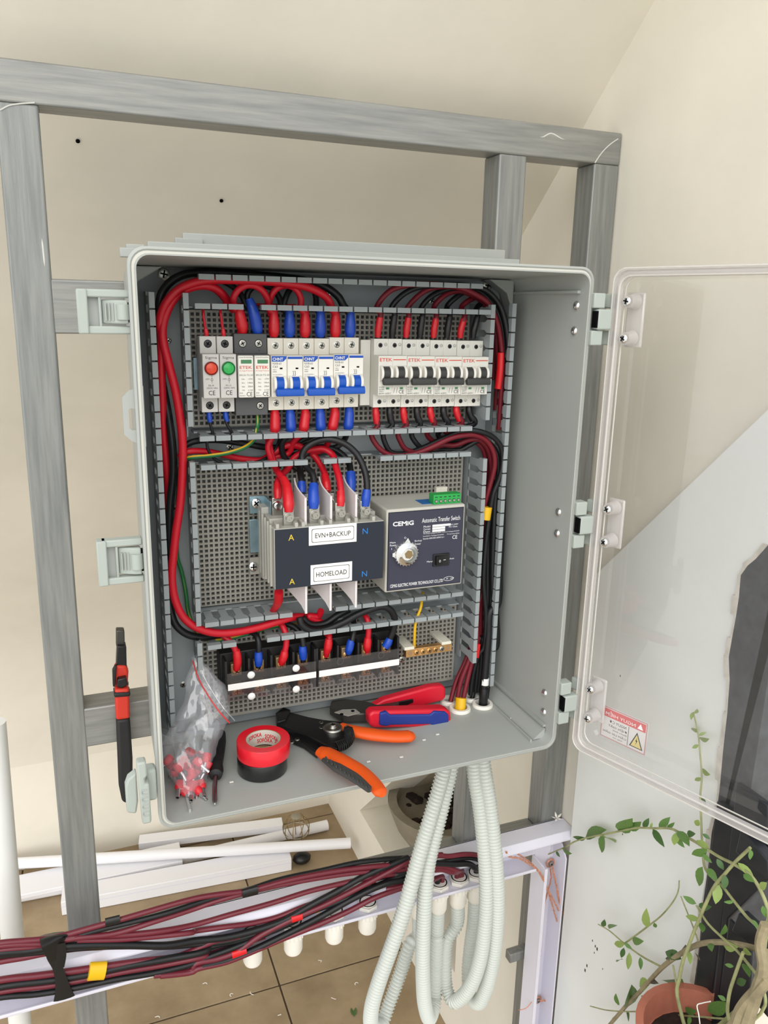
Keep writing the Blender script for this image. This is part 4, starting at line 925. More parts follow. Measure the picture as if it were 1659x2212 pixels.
wire('red_cable', 'red jumper loop between the first and middle blue-toggle breakers', [V(CHX[0] + 1.5, 136, 226)] + c1([(906, 380, 138), (915, 285, 134), (965, 215, 131), (1040, 196, 130), (1108, 230, 130), (1140, 300, 131), (1142, 375, 132)]) + [V(CHX[2], 133, 236), top(CHX[2])], 3.6, 'red_wire', [up_sleeve(CHX[2], 'red_shrink')], G1)
wire('black_cable', 'black cable arching to the last blue sleeve of the blue-toggle breakers', [top(CHX[5]), V(CHX[5], 134, 236)] + c1([(1460, 350, 135), (1420, 280, 136), (1330, 210, 138), (1200, 165, 142), (1000, 135, 148), (700, 110, 150), (370, 100, 146), (240, 125, 142), (150, 185, 140), (95, 270, 138), (80, 380, 140)]) + c4([(675, 600, 146), (690, 740, 146), (738, 1000, 140), (765, 1200, 136), (772, 1400, 137), (752, 1600, 138), (745, 1900, 138)]) + c3([(165, 1000, 138), (160, 1250, 136), (172, 1390, 132), (210, 1490, 130), (290, 1555, 130), (400, 1578, 132), (520, 1560, 140)]), 4.4, 'black_wire', [up_sleeve(CHX[5], 'blue_shrink')], G1)
wire('black_cable', 'black cable into the blue sleeve of the surge protector', [top(-99.5, 2), V(-104, 134, 234)] + c1([(735, 350, 138), (700, 275, 142), (640, 210, 148), (560, 165, 152), (450, 140, 154)]), 3.4, 'black_wire', [([top(-99.5, 2), V(-100.5, 133, 220), V(-103, 132, 232), V(-106, 132, 243), V(-108.5, 133, 251)], [4.8, 6.6, 6.5, 5.6, 4], 'blue_shrink')], G1)
wire('black_cable', 'black jumper between the surge protector and the first blue-toggle breaker', c1([(735, 330, 148), (745, 250, 148), (790, 205, 148), (860, 195, 148), (930, 220, 148), (980, 290, 145), (1000, 370, 140)]) + [V(CHX[1], 134, 236), top(CHX[1])], 3.4, 'black_wire', [up_sleeve(CHX[1], 'blue_shrink')], G1)
wire('black_cable', 'black jumper between the first and middle blue sleeves', [V(CHX[1] + 1, 137, 228)] + c1([(1015, 360, 142), (1030, 280, 144), (1070, 215, 147), (1140, 180, 149), (1210, 195, 149), (1250, 270, 147), (1258, 370, 142)]) + [V(CHX[3], 134, 236), top(CHX[3])], 3.4, 'black_wire', [up_sleeve(CHX[3], 'blue_shrink')], G1)
for x, lb, far in ((-155.6, 'thin red wire to the orange red indicator lamp', (470, 350)), (-137, 'thin red wire to the green indicator lamp', (600, 338))):
    wire('thin_red_wire', lb, [top(x, 0), V(x - 1.5, 134, 222), V(x - 3, 133, 236), V(x - 2, 140, 243)] + c1([(far[0], far[1], 150), (700, 338, 152), (900, 342, 152), (1100, 345, 152)]), 1.5, 'red_wire', [([top(x), V(x - .3, 134.5, 215), V(x - .8, 134, 219)], [2.4, 2.6, 1.8], 'ferrule_red')], G1)
# bottom of the left group
BSL = [4.4, 5.6, 5.9, 6.2, 4.8]
def dn(x, lean=0): return ([V(x, 136, 129), V(x, 134, 122), V(x + lean * .4, 133, 115), V(x + lean * .8, 132, 108), V(x + lean, 133, 103)], BSL)
lows = [('red', 0, -1, [(915, 1290), (895, 1390)]), ('black', 1, 0, [(1030, 1290), (1010, 1400)]), ('red', 2, -3, [(1130, 1290), (1100, 1400)]), ('black', 3, 0, [(1240, 1290), (1290, 1390)]), ('red', 4, -4, [(1340, 1290), (1310, 1400)]), ('black', 5, -2, [(1440, 1290), (1480, 1400)])]
nm = ['first', 'first', 'middle', 'middle', 'last', 'last']
ends = [c3([(895, 150, 134), (915, 240, 134), (950, 320, 134), (985, 375, 128), (1035, 430, 116)]), c3([(1000, 130, 140), (1010, 220, 144), (1060, 285, 146), (1130, 330, 140)]), c3([(1085, 120, 142), (1050, 200, 148), (960, 230, 150), (850, 255, 148), (700, 245, 146), (550, 213, 142), (400, 188, 138), (285, 195, 136), (235, 230, 140)]), c3([(1160, 100, 146), (1050, 150, 152), (900, 160, 154), (700, 130, 154), (500, 105, 154), (330, 120, 152), (240, 170, 152)]), c3([(1330, 150, 146), (1280, 190, 146), (1180, 180, 146), (1120, 145, 144), (1030, 145, 146), (960, 190, 150)]), c3([(1460, 110, 146), (1400, 160, 148), (1300, 170, 148), (1200, 140, 150), (1100, 190, 152), (980, 195, 154)])]
for cl, i, lean, px in lows:
    p_, r_ = dn(CHX[i], lean)
    wire(cl + '_cable', '%s cable leaving the bottom of the %s blue-toggle breaker' % ('red' if cl == 'red' else 'blue sleeved black', nm[i]), [V(CHX[i], 136, 129), V(CHX[i], 134, 118), V(CHX[i] + lean, 133, 104)] + ends[i], 3.6, cl + '_wire', [(p_, r_, 'red_shrink' if cl == 'red' else 'blue_shrink')], G1)
wire('thin_black_wire', 'thin black wire looping down from the orange red lamp', [V(-155.6, 136, 128), V(-155, 134, 116), V(-153, 134, 104)] + c3([(440, 120, 136), (458, 200, 136), (520, 262, 136), (620, 291, 136), (750, 286, 138), (880, 240, 142), (950, 170, 146), (980, 100, 150)]), 1.7, 'black_wire', [([V(-155.6, 136, 128), V(-155.4, 135, 122), V(-155, 134.5, 117)], [3, 3.1, 2.4], 'blue_shrink')], G1)
wire('thin_black_wire', 'thin black wire dropping from the green lamp', [V(-137.2, 136, 128), V(-137, 134, 116), V(-131, 134, 104)] + c3([(600, 80, 146), (680, 120, 152), (800, 160, 154), (950, 180, 154)]), 1.7, 'black_wire', [([V(-137.2, 136, 128), V(-137, 135, 122), V(-136, 134.5, 117)], [3, 3.1, 2.4], 'blue_shrink')], G1)
def gy_wire(label, pts, r):
    t = thing('earth_wire', label, 'cable', pts[0]); path = spline(pts, 8)
    MB().tube(path, r, 10).build('insulation', 'green_wire', t, weld=False)
    MB().tube([p + V(-.2, -r * .30, r * .48) for p in path], r * .62, 8).build('yellow_stripe', 'yellow_wire', t, weld=False); return t
gy_wire('green and yellow earth wire from the surge protector into the left duct', [V(-101, 136, 124), V(-101.5, 134, 112)] + c3([(808, 30, 134), (795, 95, 132), (735, 152, 130), (600, 202, 130), (450, 226, 131), (290, 245, 134), (240, 300, 146), (225, 500, 158), (215, 800, 160), (218, 980, 160)]) + c3([(250, 1090, 160), (280, 1240, 158), (300, 1390, 156), (340, 1500, 152), (400, 1580, 146), (480, 1602, 142), (620, 1585, 142), (800, 1535, 146), (1000, 1490, 150), (1200, 1480, 154)]), 2.3)
# right group: solar wires
G2 = 'dark red and black cables of the right breaker group'
tops = [
 ('maroon', 0, [(165, 330, 132), (192, 272, 128), (262, 205, 126), (370, 172, 125), (480, 165, 124), (600, 170, 123), (720, 190, 122), (830, 238, 122), (905, 292, 122), (955, 390, 124), (985, 520, 126), (1000, 700, 127), (990, 900, 130), (975, 1130, 134)]),
 ('black', 1, [(262, 330, 134), (320, 250, 132), (420, 192, 131), (560, 174, 130), (700, 170, 130), (800, 180, 128), (900, 212, 124), (978, 300, 122), (1020, 420, 121), (1040, 600, 121), (1035, 800, 123), (1020, 1100, 126)]),
 ('maroon', 2, [(368, 330, 136), (420, 262, 135), (500, 203, 134), (590, 182, 134), (700, 186, 134), (810, 225, 134), (900, 300, 136), (950, 450, 138), (965, 700, 142), (955, 1000, 146)]),
 ('black', 3, [(458, 330, 138), (520, 252, 137), (620, 203, 138), (730, 188, 138), (840, 210, 136), (930, 290, 132), (990, 420, 130), (1015, 650, 132), (1005, 1000, 138)]),
 ('maroon', 4, [(545, 320, 140), (600, 252, 140), (680, 213, 142), (780, 230, 142), (880, 300, 144), (935, 480, 148), (940, 800, 150)]),
 ('black', 5, [(630, 320, 142), (680, 262, 142), (760, 215, 144), (850, 240, 144), (930, 330, 144), (975, 520, 146), (985, 900, 150)]),
 ('maroon', 6, [(728, 320, 142), (780, 272, 144), (840, 255, 148), (900, 320, 152), (930, 480, 154)]),
 ('black', 7, [(825, 330, 142), (870, 292, 146), (920, 330, 150), (960, 480, 154), (975, 700, 156)])]
order = ['first', 'first', 'second', 'second', 'third', 'third', 'fourth', 'fourth']
for m_, i, px in tops:
    x = XE + 7.5 + 18 * i
    lean = 2 if i < 6 else 4
    wire('solar_cable', '%s cable rising from the top of the %s black-toggle breaker' % ('dark red' if m_ == 'maroon' else 'black', order[i]), [top(x), V(x, 134, 222), V(x + lean, 133, 238)] + c2(px), 3.3, m_ + '_wire', [([top(x), V(x, 134, 220), V(x + lean * .5, 133.5, 229), V(x + lean * .8, 133, 236 if m_ == 'black' else 234)], [3.4, 4.2, 4.1, 3.7], 'red_shrink' if m_ == 'maroon' else 'black_tape')], G2)
bots = [
 ('maroon', 0, c4b([(297, 60, 134), (330, 140, 132), (400, 208, 130), (480, 234, 128), (565, 230, 126), (680, 202, 124), (800, 150, 122), (900, 102, 121), (1000, 76, 120), (1100, 72, 120), (1190, 112, 120), (1246, 200, 120), (1258, 300, 120), (1232, 420, 122), (1192, 560, 124), (1172, 660, 126), (1215, 900, 132), (1195, 1200, 134), (1130, 1400, 130), (1118, 1731, 126)]) + c6([(1010, 250, 126), (985, 340, 126), (958, 450, 122), (940, 540, 118), (938, 570, 116)])),
 ('black', 1, c4b([(390, 60, 136), (410, 150, 136), (450, 205, 136), (560, 215, 138), (700, 170, 138), (830, 110, 134), (950, 58, 126), (1050, 36, 120), (1150, 46, 117), (1250, 92, 116), (1308, 170, 116), (1318, 300, 117), (1290, 420, 118), (1250, 520, 119), (1222, 660, 120), (1190, 900, 120), (1170, 1200, 120), (1190, 1500, 120), (1170, 1731, 120)]) + c6([(1040, 250, 122), (1010, 340, 126), (992, 430, 128), (985, 500, 128)])),
 ('maroon', 2, c4b([(505, 60, 138), (522, 120, 138), (562, 180, 138), (640, 205, 138), (750, 182, 138), (850, 150, 136), (950, 150, 134), (1050, 112, 132), (1130, 105, 130), (1200, 170, 130), (1230, 300, 132), (1220, 450, 134), (1190, 640, 136), (1180, 1000, 138), (1150, 1300, 138), (1130, 1731, 134)]) + c6([(1000, 250, 130), (960, 335, 128), (925, 430, 126), (905, 540, 122)])),
 ('black', 3, c4b([(610, 60, 140), (650, 140, 140), (720, 188, 142), (820, 185, 144), (900, 182, 144), (985, 188, 142), (1060, 150, 138), (1130, 115, 134), (1210, 130, 128), (1275, 220, 126), (1285, 380, 126), (1262, 560, 124), (1250, 800, 122), (1240, 1200, 122), (1255, 1500, 122), (1250, 1731, 122)]) + c6([(1085, 250, 120), (1075, 350, 118), (1066, 450, 116), (1060, 560, 112)])),
 ('maroon', 4, c4b([(730, 60, 142), (790, 130, 144), (880, 160, 146), (1000, 140, 146), (1090, 120, 144), (1160, 170, 142), (1190, 300, 144), (1185, 600, 146), (1170, 1000, 148), (1140, 1500, 146)]) + c6([(1000, 180, 144), (950, 310, 140), (900, 420, 136), (866, 540, 130)])),
 ('black', 5, c4b([(815, 60, 144), (850, 110, 146), (950, 110, 148), (1080, 90, 148), (1180, 120, 146), (1240, 240, 146), (1245, 500, 148), (1215, 900, 148), (1200, 1731, 146)]) + c6([(1075, 250, 144), (1030, 380, 140), (995, 520, 134)])),
 ('maroon', 6, c4b([(870, 40, 146), (960, 70, 150), (1080, 80, 152), (1180, 140, 152), (1210, 400, 154), (1200, 900, 154)])),
 ('black', 7, c4b([(960, 30, 148), (1080, 60, 152), (1200, 120, 154), (1260, 300, 154), (1250, 800, 154), (1235, 1731, 150)]) + c6([(1110, 200, 148), (1095, 400, 140), (1080, 520, 130)]))]
for m_, i, px in bots:
    x = XE + 7.5 + 18 * i - 1
    wire('solar_cable', '%s cable dropping from the bottom of the %s black-toggle breaker' % ('dark red' if m_ == 'maroon' else 'black', order[i]), [V(x, 136, 129), V(x + .5, 134, 119), V(x + 2 + i, 133, 106)] + px, 3.3, m_ + '_wire', [([V(x, 136, 129), V(x, 134.5, 122), V(x + .8 + i * .3, 134, 114), V(x + 1.4 + i * .6, 133.5, 109)], [3.4, 4.3, 4.2, 3.6], 'red_shrink' if m_ == 'maroon' else 'black_tape')], G2)
# thick black feeder coming up through the last bushing, markers
t = wire('black_cable', 'thick black feeder with white marker at the lower right of the duct', [P(1042, 1525, 112)] + c6([(1062, 520, 112), (1068, 420, 114), (1078, 300, 116), (1092, 150, 118), (1105, 0, 120)]) + c4b([(1275, 1400, 122), (1295, 1100, 124), (1310, 800, 126), (1318, 500, 128), (1325, 250, 130)]), 5.2, 'black_wire', [(c6([(1060, 560, 112), (1064, 500, 112), (1067, 460, 113)]), [6.2, 6.4, 6], 'black_tape'), (c6([(1070, 440, 113), (1073, 400, 114)]), 5.5, 'white_plastic')])
for pts, m_, lb in ((c4b([(1193, 630, 120), (1178, 728, 120)]), 'yellow_tape', 'yellow tape flag wrapped round the cables in the right duct'), (c6([(1028, 195, 120), (1018, 275, 121)]), 'red_tape', 'red tape band on the cables low in the right duct'), (c6([(928, 518, 117), (922, 600, 112)]), 'yellow_tape', 'yellow tape around the dark red cables at the bushing'), (c2([(988, 620, 124), (982, 740, 124), (968, 860, 126)]), 'red_tape', 'red sleeve on a cable beside the black-toggle breakers')):
    MB().tube(spline(pts, 6), 7.6 if m_ == 'yellow_tape' else 4.2, 12, flat=.8 if m_ != 'red_tape' else .6).build('tape_band', m_, None, lb, 'tape', loc=pts[0], bevel=.3)
for k_, (x0_, d_, lb) in enumerate(((1205, 130, 'left'), (1238, 127, 'middle'), (1278, 131, 'right'))):
    cable('black_cable', 'straight black riser in the right duct, the %s one of three' % lb, c4b([(x0_ + 30, 430, d_ + 4), (x0_ + 12, 600, d_), (x0_, 800, d_), (x0_ - 4, 1100, d_), (x0_ - 8, 1400, d_), (x0_ - 12, 1731, d_)]) + c6([(1062 + 22 * k_ - 20, 160, d_), (1050 + 20 * k_ - 20, 330, d_), (1035 + 18 * k_ - 20, 480, d_ + 2)]), 3.9, 'black_wire', G2)
# contact block connections
G3 = 'cables of the transfer switch'
cs = lambda pts, r: (c3(pts), r)
def ct(name, label, px, m_, sp, sr, sm): return wire(name, label, px, 3.9, m_, [(c3(sp), sr, sm)], G3)
FS = [4.6, 6.6, 6.3, 5.4, 4.6]
ct('red_cable', 'red cable with long red sleeve on the leftmost front terminal', c3([(1050, 640, 84), (1045, 540, 92), (1030, 440, 104), (990, 375, 118), (955, 320, 130), (930, 250, 136), (905, 150, 138), (895, 60, 136)]), 'red_wire', [(1048, 645, 84), (1048, 590, 86), (1043, 520, 92), (1034, 450, 100), (1010, 395, 110)], FS, 'red_shrink')
ct('black_cable', 'black loop with blue sleeves joining the second and fourth terminals', c3([(1235, 620, 84), (1237, 520, 90), (1240, 430, 98), (1225, 355, 106), (1185, 310, 116), (1148, 240, 122), (1172, 172, 122), (1250, 118, 120), (1350, 100, 116), (1470, 135, 110), (1560, 215, 104), (1615, 330, 96), (1635, 450, 88), (1625, 600, 84)]), 'black_wire', [(1235, 620, 84), (1236, 570, 86), (1234, 500, 90), (1236, 435, 96)], [4.8, 6.8, 6.2, 5], 'blue_shrink')
sleeve(bpy.data.objects[[o.name for o in col.objects if o.get('label', '').startswith('black loop with blue')][0]], c3([(1622, 600, 84), (1626, 540, 85), (1633, 475, 87)]), [4.4, 5.6, 4.8], 'blue_shrink')
ct('red_cable', 'red cable arching into the third front terminal', c3([(1435, 600, 84), (1440, 500, 90), (1425, 390, 102), (1398, 300, 116), (1375, 215, 128), (1310, 172, 134), (1240, 175, 138), (1150, 200, 142), (1080, 265, 144)]), 'red_wire', [(1437, 600, 84), (1438, 550, 86), (1436, 490, 91)], [4, 5.2, 4.6], 'red_shrink')
ct('red_cable', 'red cable on the leftmost rear terminal', c3([(968, 545, 112), (965, 430, 122), (985, 380, 130), (1050, 310, 138), (1090, 240, 142), (1160, 200, 142), (1250, 190, 144)]), 'red_wire', [(968, 545, 112), (968, 490, 116), (966, 435, 122)], [4.2, 5.2, 4.6], 'red_shrink')
ct('black_cable', 'black cable with blue sleeve on the second rear terminal', c3([(1150, 505, 112), (1147, 420, 120), (1135, 330, 132), (1138, 250, 138), (1200, 190, 142)]), 'black_wire', [(1150, 505, 112), (1148, 465, 116), (1146, 420, 120)], [4.4, 5.2, 4.8], 'blue_shrink')
ct('red_cable', 'red cable on the third rear terminal beside the fin', c3([(1335, 480, 112), (1322, 370, 126), (1275, 270, 140), (1220, 205, 146), (1130, 155, 146), (1030, 148, 146), (940, 200, 148), (850, 258, 150)]), 'red_wire', [(1338, 490, 112), (1330, 430, 118), (1318, 370, 126)], [4.4, 5.4, 4.6], 'red_shrink')
ct('black_cable', 'black cable with blue sleeve on the fourth rear terminal', c3([(1515, 495, 112), (1513, 350, 124), (1490, 260, 136), (1400, 180, 146), (1290, 160, 150), (1180, 190, 152)]), 'black_wire', [(1515, 495, 112), (1514, 420, 117), (1512, 350, 124)], [5, 6.2, 6.0], 'blue_shrink')
wire('red_cable', 'short red cable below the contact block going into the lower duct', c3([(975, 1235, 96), (970, 1290, 104), (955, 1345, 116), (925, 1395, 132), (920, 1430, 146)]), 4.2, 'red_wire', [(c3([(975, 1240, 96), (972, 1300, 106), (958, 1345, 116)]), [5.2, 5.6, 4.6], 'red_shrink')], G3)
wire('red_cable', 'red cable under the middle fin crossing the lower duct', c3([(1290, 1380, 126), (1270, 1420, 132), (1200, 1420, 130), (1240, 1445, 132), (1310, 1480, 134), (1340, 1560, 134)]), 4.2, 'red_wire', None, G3)
for a_, lb in (([(1130, 1430, 120), (1145, 1480, 118), (1210, 1525, 117), (1320, 1520, 117), (1450, 1470, 116), (1560, 1410, 116), (1659, 1370, 116)], 'front black cable looping under the fins to the right'), ([(1150, 1430, 128), (1210, 1480, 128), (1320, 1475, 128), (1420, 1410, 128), (1500, 1370, 130)], 'rear black cable looping under the fins')):
    ex_ = c4b([(380, 1405, 116), (440, 1430, 116), (478, 1500, 118), (470, 1580, 120), (440, 1660, 122)]) if 'front' in lb else []
    wire('black_cable', lb, c3(a_) + ex_, 4.4, 'black_wire', [(c4b([(440, 1655, 122), (425, 1690, 122), (405, 1720, 123)]), [4.6, 5.6, 5.6], 'blue_shrink')] if ex_ else None, G3)
# feeds of the terminal blocks
G4 = 'cables of the terminal blocks'
def feed(label, px, m_, sp, sm): wire('red_cable' if 'red' in m_ else 'black_cable', label, c5(px), 3.7, m_, [(c5(sp), [4.2, 5.2, 5.2, 4.4], sm)], G4)
feed('red cable to the first screw of the terminal block with white plugs', [(540, 180, 128), (590, 220, 124), (625, 280, 121), (640, 350, 122), (630, 420, 126)], 'red_wire', [(632, 280, 121), (638, 320, 121), (640, 370, 122), (634, 410, 124)], 'red_shrink')
feed('black cable to the second screw of the terminal block with white plugs', [(720, 140, 138), (770, 170, 130), (790, 215, 124), (792, 300, 122), (790, 400, 126)], 'black_wire', [(789, 290, 122), (790, 320, 122), (791, 350, 122), (790, 385, 124)], 'blue_shrink')
feed('red cable to the third screw of the terminal block with white plugs', [(900, 60, 140), (950, 90, 132), (985, 160, 124), (990, 230, 121), (975, 310, 121), (955, 380, 125)], 'red_wire', [(978, 285, 121), (974, 315, 121), (965, 345, 122), (955, 370, 124)], 'red_shrink')
feed('black cable to the last screw of the terminal block with white plugs', [(960, 85, 142), (1040, 110, 134), (1090, 160, 126), (1110, 230, 122), (1108, 300, 121), (1110, 360, 124)], 'black_wire', [(1107, 250, 121), (1108, 280, 121), (1110, 310, 122), (1112, 340, 123)], 'blue_shrink')
feed('red cable to the first screw of the block beside the earth bar', [(1250, 100, 140), (1290, 140, 130), (1298, 210, 122), (1285, 280, 122), (1275, 320, 126)], 'red_wire', [(1294, 195, 122), (1292, 230, 122), (1288, 260, 122), (1280, 295, 124)], 'red_shrink')
feed('black cable to the second screw of the block beside the earth bar', [(1470, 60, 136), (1475, 120, 128), (1465, 200, 122), (1445, 260, 122), (1435, 310, 126)], 'black_wire', [(1456, 205, 122), (1450, 235, 122), (1442, 270, 122), (1434, 298, 124)], 'blue_shrink')
feed('red cable to the third screw of the block beside the earth bar', [(1540, 10, 134), (1570, 60, 126), (1580, 140, 122), (1572, 220, 122), (1570, 300, 126)], 'red_wire', [(1574, 190, 122), (1573, 220, 122), (1570, 250, 122), (1570, 280, 124)], 'red_shrink')
cable('yellow_wire', 'thin yellow earth wire dropping to the copper earth bar', c4b([(700, 1280, 140), (690, 1350, 130), (680, 1420, 124), (650, 1500, 120), (637, 1560, 119), (632, 1680, 122), (632, 1720, 126)]), 1.9, 'yellow_wire')
# ================================================================== THINGS ON THE ENCLOSURE FLOOR
FB = -H2 + 9.0
def onfl(u, v, h=0): return PZ(u, v, FB + h)
# bushings where the cables come through
for i, (u, v, r) in enumerate(((993, 1533, 15), (970, 1516, 13), (1042, 1524, 14.5), (1018, 1510, 12))):
    c = onfl(u, v)
    MB().lathe([(r, 0), (r, 2.5), (r - 1, 4.5), (r - 4.5, 4.5), (r - 5, 0)], c, (0, 0, 1), 24, closed=True).build('cable_bushing', 'gland', None, ['white ring nut around the yellow taped cables', 'white ring nut left of the yellow tape, under the red plier handle', 'white ring nut around the thick black feeder', 'white ring nut behind the others in the back corner'][i], 'bushing', 'white ring nuts on the enclosure floor', loc=c)
# tape rolls
c = onfl(567, 1660); r_o = P(623, 1640, c.y).x - c.x; RO = 30.5; H0 = 19
tb = thing('tape_roll', 'black insulating tape roll under the red one', 'tape roll', c)
MB().lathe([(RO - 1.8, 0), (RO - 1.4, 1), (RO - 1.4, H0 - 1), (RO - 1.8, H0), (19.5, H0), (19.5, 0)], c, (0, 0, 1), 48, closed=True).build('tape', 'tape_black', tb)
MB().lathe([(19.4, .3), (19.4, H0 - .3), (17.6, H0 - .3), (17.6, .3)], c, (0, 0, 1), 40, closed=True).build('core', 'cardboard', tb)
c2_ = c + V(2, 1.5, H0 + .05)
tr = thing('tape_roll', 'red insulating tape roll with printed white core on top', 'tape roll', c2_)
MB().lathe([(RO, 0), (RO + .4, 1), (RO + .4, H0 - 1), (RO, H0), (20.5, H0), (20.5, 0)], c2_, (0, 0, 1), 48, closed=True).build('tape', 'tape_red', tr)
MB().lathe([(20.4, .3), (20.4, H0 - .2), (19, H0 - .2), (18.6, .3)], c2_, (0, 0, 1), 40, closed=True).build('core', 'tape_core', tr)
MB().lathe([(20.5, H0 + .05), (19.6, H0 + .05), (19.6, H0 - .2), (20.5, H0 - .2)], c2_, (0, 0, 1), 40, closed=True).build('core_edge', 'cardboard', tr)
def curved_text(s_, ctr, R_, a0, a1, z0, z1, m_, parent):
    ob = text(s_, 0, 0, 1, 1, 0, m_, parent, bold=.025); me = ob.data; o = org[parent]
    for v_ in me.vertices:
        fx = (v_.co.x / S) + o.x; fz = (v_.co.z / S) + o.z
        a = a0 + (a1 - a0) * fx; q = ctr + V(R_ * math.cos(a), R_ * math.sin(a), z0 + (z1 - z0) * fz); v_.co = (q - o) * S
for a_, z_ in ((2.45, 11), (1.25, 8.5), (1.75, 3.2), (.55, 4.5)): curved_text('SOFOKA', c2_, 18.6, a_, a_ - 1.0, z_, z_ + 5.4, 'tape_red', tr)
# small screwdriver
a = onfl(466, 1674, 9); b = onfl(464, 1736, 2.5); q = onfl(477, 1585, 9)
t = thing('screwdriver', 'small black screwdriver lying beside the bag', 'screwdriver', a)
MB().tube([a + (q - a) * k for k in (-.02, 0, .1, .25, .5, .8, 1)], [3, 7.5, 8.4, 6.5, 7.2, 7.5, 6], 14).build('handle', 'rubber_black', t)
a2 = onfl(464, 1700, 5.5)
MB().tube([a, a2, b + (a2 - b) * .2, b], [2.7, 2.7, 2.9, 1.6], 12).build('shaft', 'screwdriver_shaft', t)
MB().tube([b + (a2 - b) * .12, b, b + (b - a2) * .06], [2.5, 1.9, .4], 4).build('tip', 'chrome', t)
# orange-handled wire stripper
t = thing('wire_stripper', 'black wire stripper with orange handles', 'wire stripper', onfl(720, 1600))
def plate_px(px, h, th, name, m_, bev=1.5, parent=None, seg=3):
    pts = [onfl(u, v, h) for u, v in px]; return MB().prism([(p.x, p.y) for p in pts], 'z', FB + h, FB + h + th).build(name, m_, parent or t, bevel=bev, seg=seg)
plate_px([(597, 1578), (604, 1556), (622, 1550), (668, 1562), (700, 1568), (740, 1572), (752, 1590), (748, 1612), (728, 1632), (700, 1622), (660, 1600), (630, 1592)], 6, 9, 'jaw_body', 'tool_black')
plate_px([(612, 1590), (640, 1588), (668, 1604), (692, 1628), (684, 1640), (656, 1618), (632, 1608)], 1, 9, 'lower_jaw', 'tool_black')
plate_px([(596, 1565), (612, 1552), (628, 1558), (618, 1580), (600, 1585)], 1, 17, 'jaw_block', 'tool_black')
def handle(px, r, name, m_, flat=.62): return MB().tube(spline([onfl(u, v, h) for u, v, h in px], 7), interp(r, 7 * (len(px) - 1) + 1), 14, flat=flat, up=(0, 0, 1)).build(name, m_, t)
handle([(737, 1568, 15), (760, 1578, 15), (800, 1586, 14), (850, 1591, 12), (884, 1590, 11), (893, 1588, 11)], [6, 9.5, 10.5, 10, 10, 6], 'handle', 'orange')
handle([(690, 1622, 12), (704, 1628, 12), (740, 1646, 14), (780, 1668, 15), (808, 1694, 15), (822, 1712, 15), (826, 1718, 15)], [8, 11, 11, 9.5, 9, 8, 4], 'handle', 'orange')
handle([(700, 1640, 12), (730, 1658, 14), (770, 1682, 15), (800, 1706, 15.5)], [4, 7.5, 7, 5], 'grip_inlay', 'grip_grey')
gr = MB()
for i in range(11):
    f = i / 10; p_ = onfl(704 + 92 * f, 1637 + 62 * f, 20 - 1 * f); gr.box(p_.x - .9, p_.x + .9, p_.y - 7, p_.y + 1, p_.z - 1.5, p_.z + 1.2)
gr.build('grip_ridges', 'grip_grey', t, kind='stuff')
c = onfl(719, 1577, 15)
MB().lathe([(12.5, 0), (12.5, 3), (11, 4.6), (6, 5), (5.5, 6.5), (0, 6.8)], c, (0, 0, 1), 30).build('pivot_disc', 'screw', t)
screw_head(c + V(0, 0, 6.8), 4.4, (0, 0, 1), 'chrome', t)
hx = MB(); sp = spline([onfl(752, 1576, 17), onfl(755, 1592, 17), onfl(746, 1607, 17), onfl(726, 1614, 17)], 40); path = []
for i, p_ in enumerate(sp):
    d = (sp[min(i + 1, len(sp) - 1)] - sp[max(i - 1, 0)]).normalized(); e = V(0, 0, 1); g = d.cross(e); a_ = i * 2 * PI / 7; path.append(p_ + e * 6 * math.cos(a_) + g * 6 * math.sin(a_))
hx.tube(path, .9, 6).build('spring', 'tool_black', t)
for u, v in ((694, 1562), (694, 1573), (630, 1604), (642, 1598)): screw_head(onfl(u, v, 14 if u > 650 else 10), 3.2, (0, 0, 1), 'screw', t)
# red and blue handled crimping tool behind it
t = thing('crimping_tool', 'crimping pliers with red handles and blue grip', 'pliers', onfl(820, 1560))
plate_px([(712, 1545), (716, 1532), (745, 1528), (786, 1532), (810, 1538), (832, 1530), (860, 1520), (870, 1528), (850, 1545), (800, 1560), (740, 1562)], 6, 13, 'jaw', 'tool_steel', 2)
plate_px([(722, 1540), (740, 1534), (768, 1533), (778, 1541), (752, 1548)], 19, 1.2, 'crimp_nest', 'panel', .4)
for u, v in ((738, 1543), (762, 1536), (792, 1540), (806, 1545)): MB().lathe([(2.4, 0), (2.4, .4)], onfl(u, v, 20.2), (0, 0, 1), 12).build('die_hole', 'black_hole', t)
screw_head(onfl(820, 1545, 19), 6, (0, 0, 1), 'screw_dark', t, depth=3)
def slab(px, y, th, name, m_, bev): q = [P(u, v, y) for u, v in px]; return MB().prism([(p_.x, p_.z) for p_ in q], 'y', y, y + th).build(name, m_, t, bevel=bev, seg=4)
yu = onfl(870, 1541).y; slab([(800, 1530), (830, 1512), (930, 1484), (955, 1481), (963, 1486), (964, 1506), (958, 1514), (880, 1535), (846, 1541)], yu, 13, 'handle', 'tool_red', 3.5)
slab([(826, 1526), (866, 1515), (893, 1510), (893, 1518), (860, 1532), (830, 1538)], yu - 1.5, 4, 'handle_channel', 'tool_black', .8)
yl = onfl(880, 1573).y; slab([(797, 1545), (806, 1537), (960, 1532), (974, 1538), (976, 1560), (968, 1571), (806, 1574), (798, 1566)], yl, 17, 'handle', 'tool_red', 5)
slab([(821, 1541), (836, 1538), (844, 1545), (930, 1544), (938, 1537), (962, 1538), (970, 1545), (970, 1562), (960, 1569), (938, 1569), (930, 1565), (844, 1567), (834, 1570), (820, 1567)], yl - 2.6, 14, 'grip_inlay', 'tool_blue', 2)
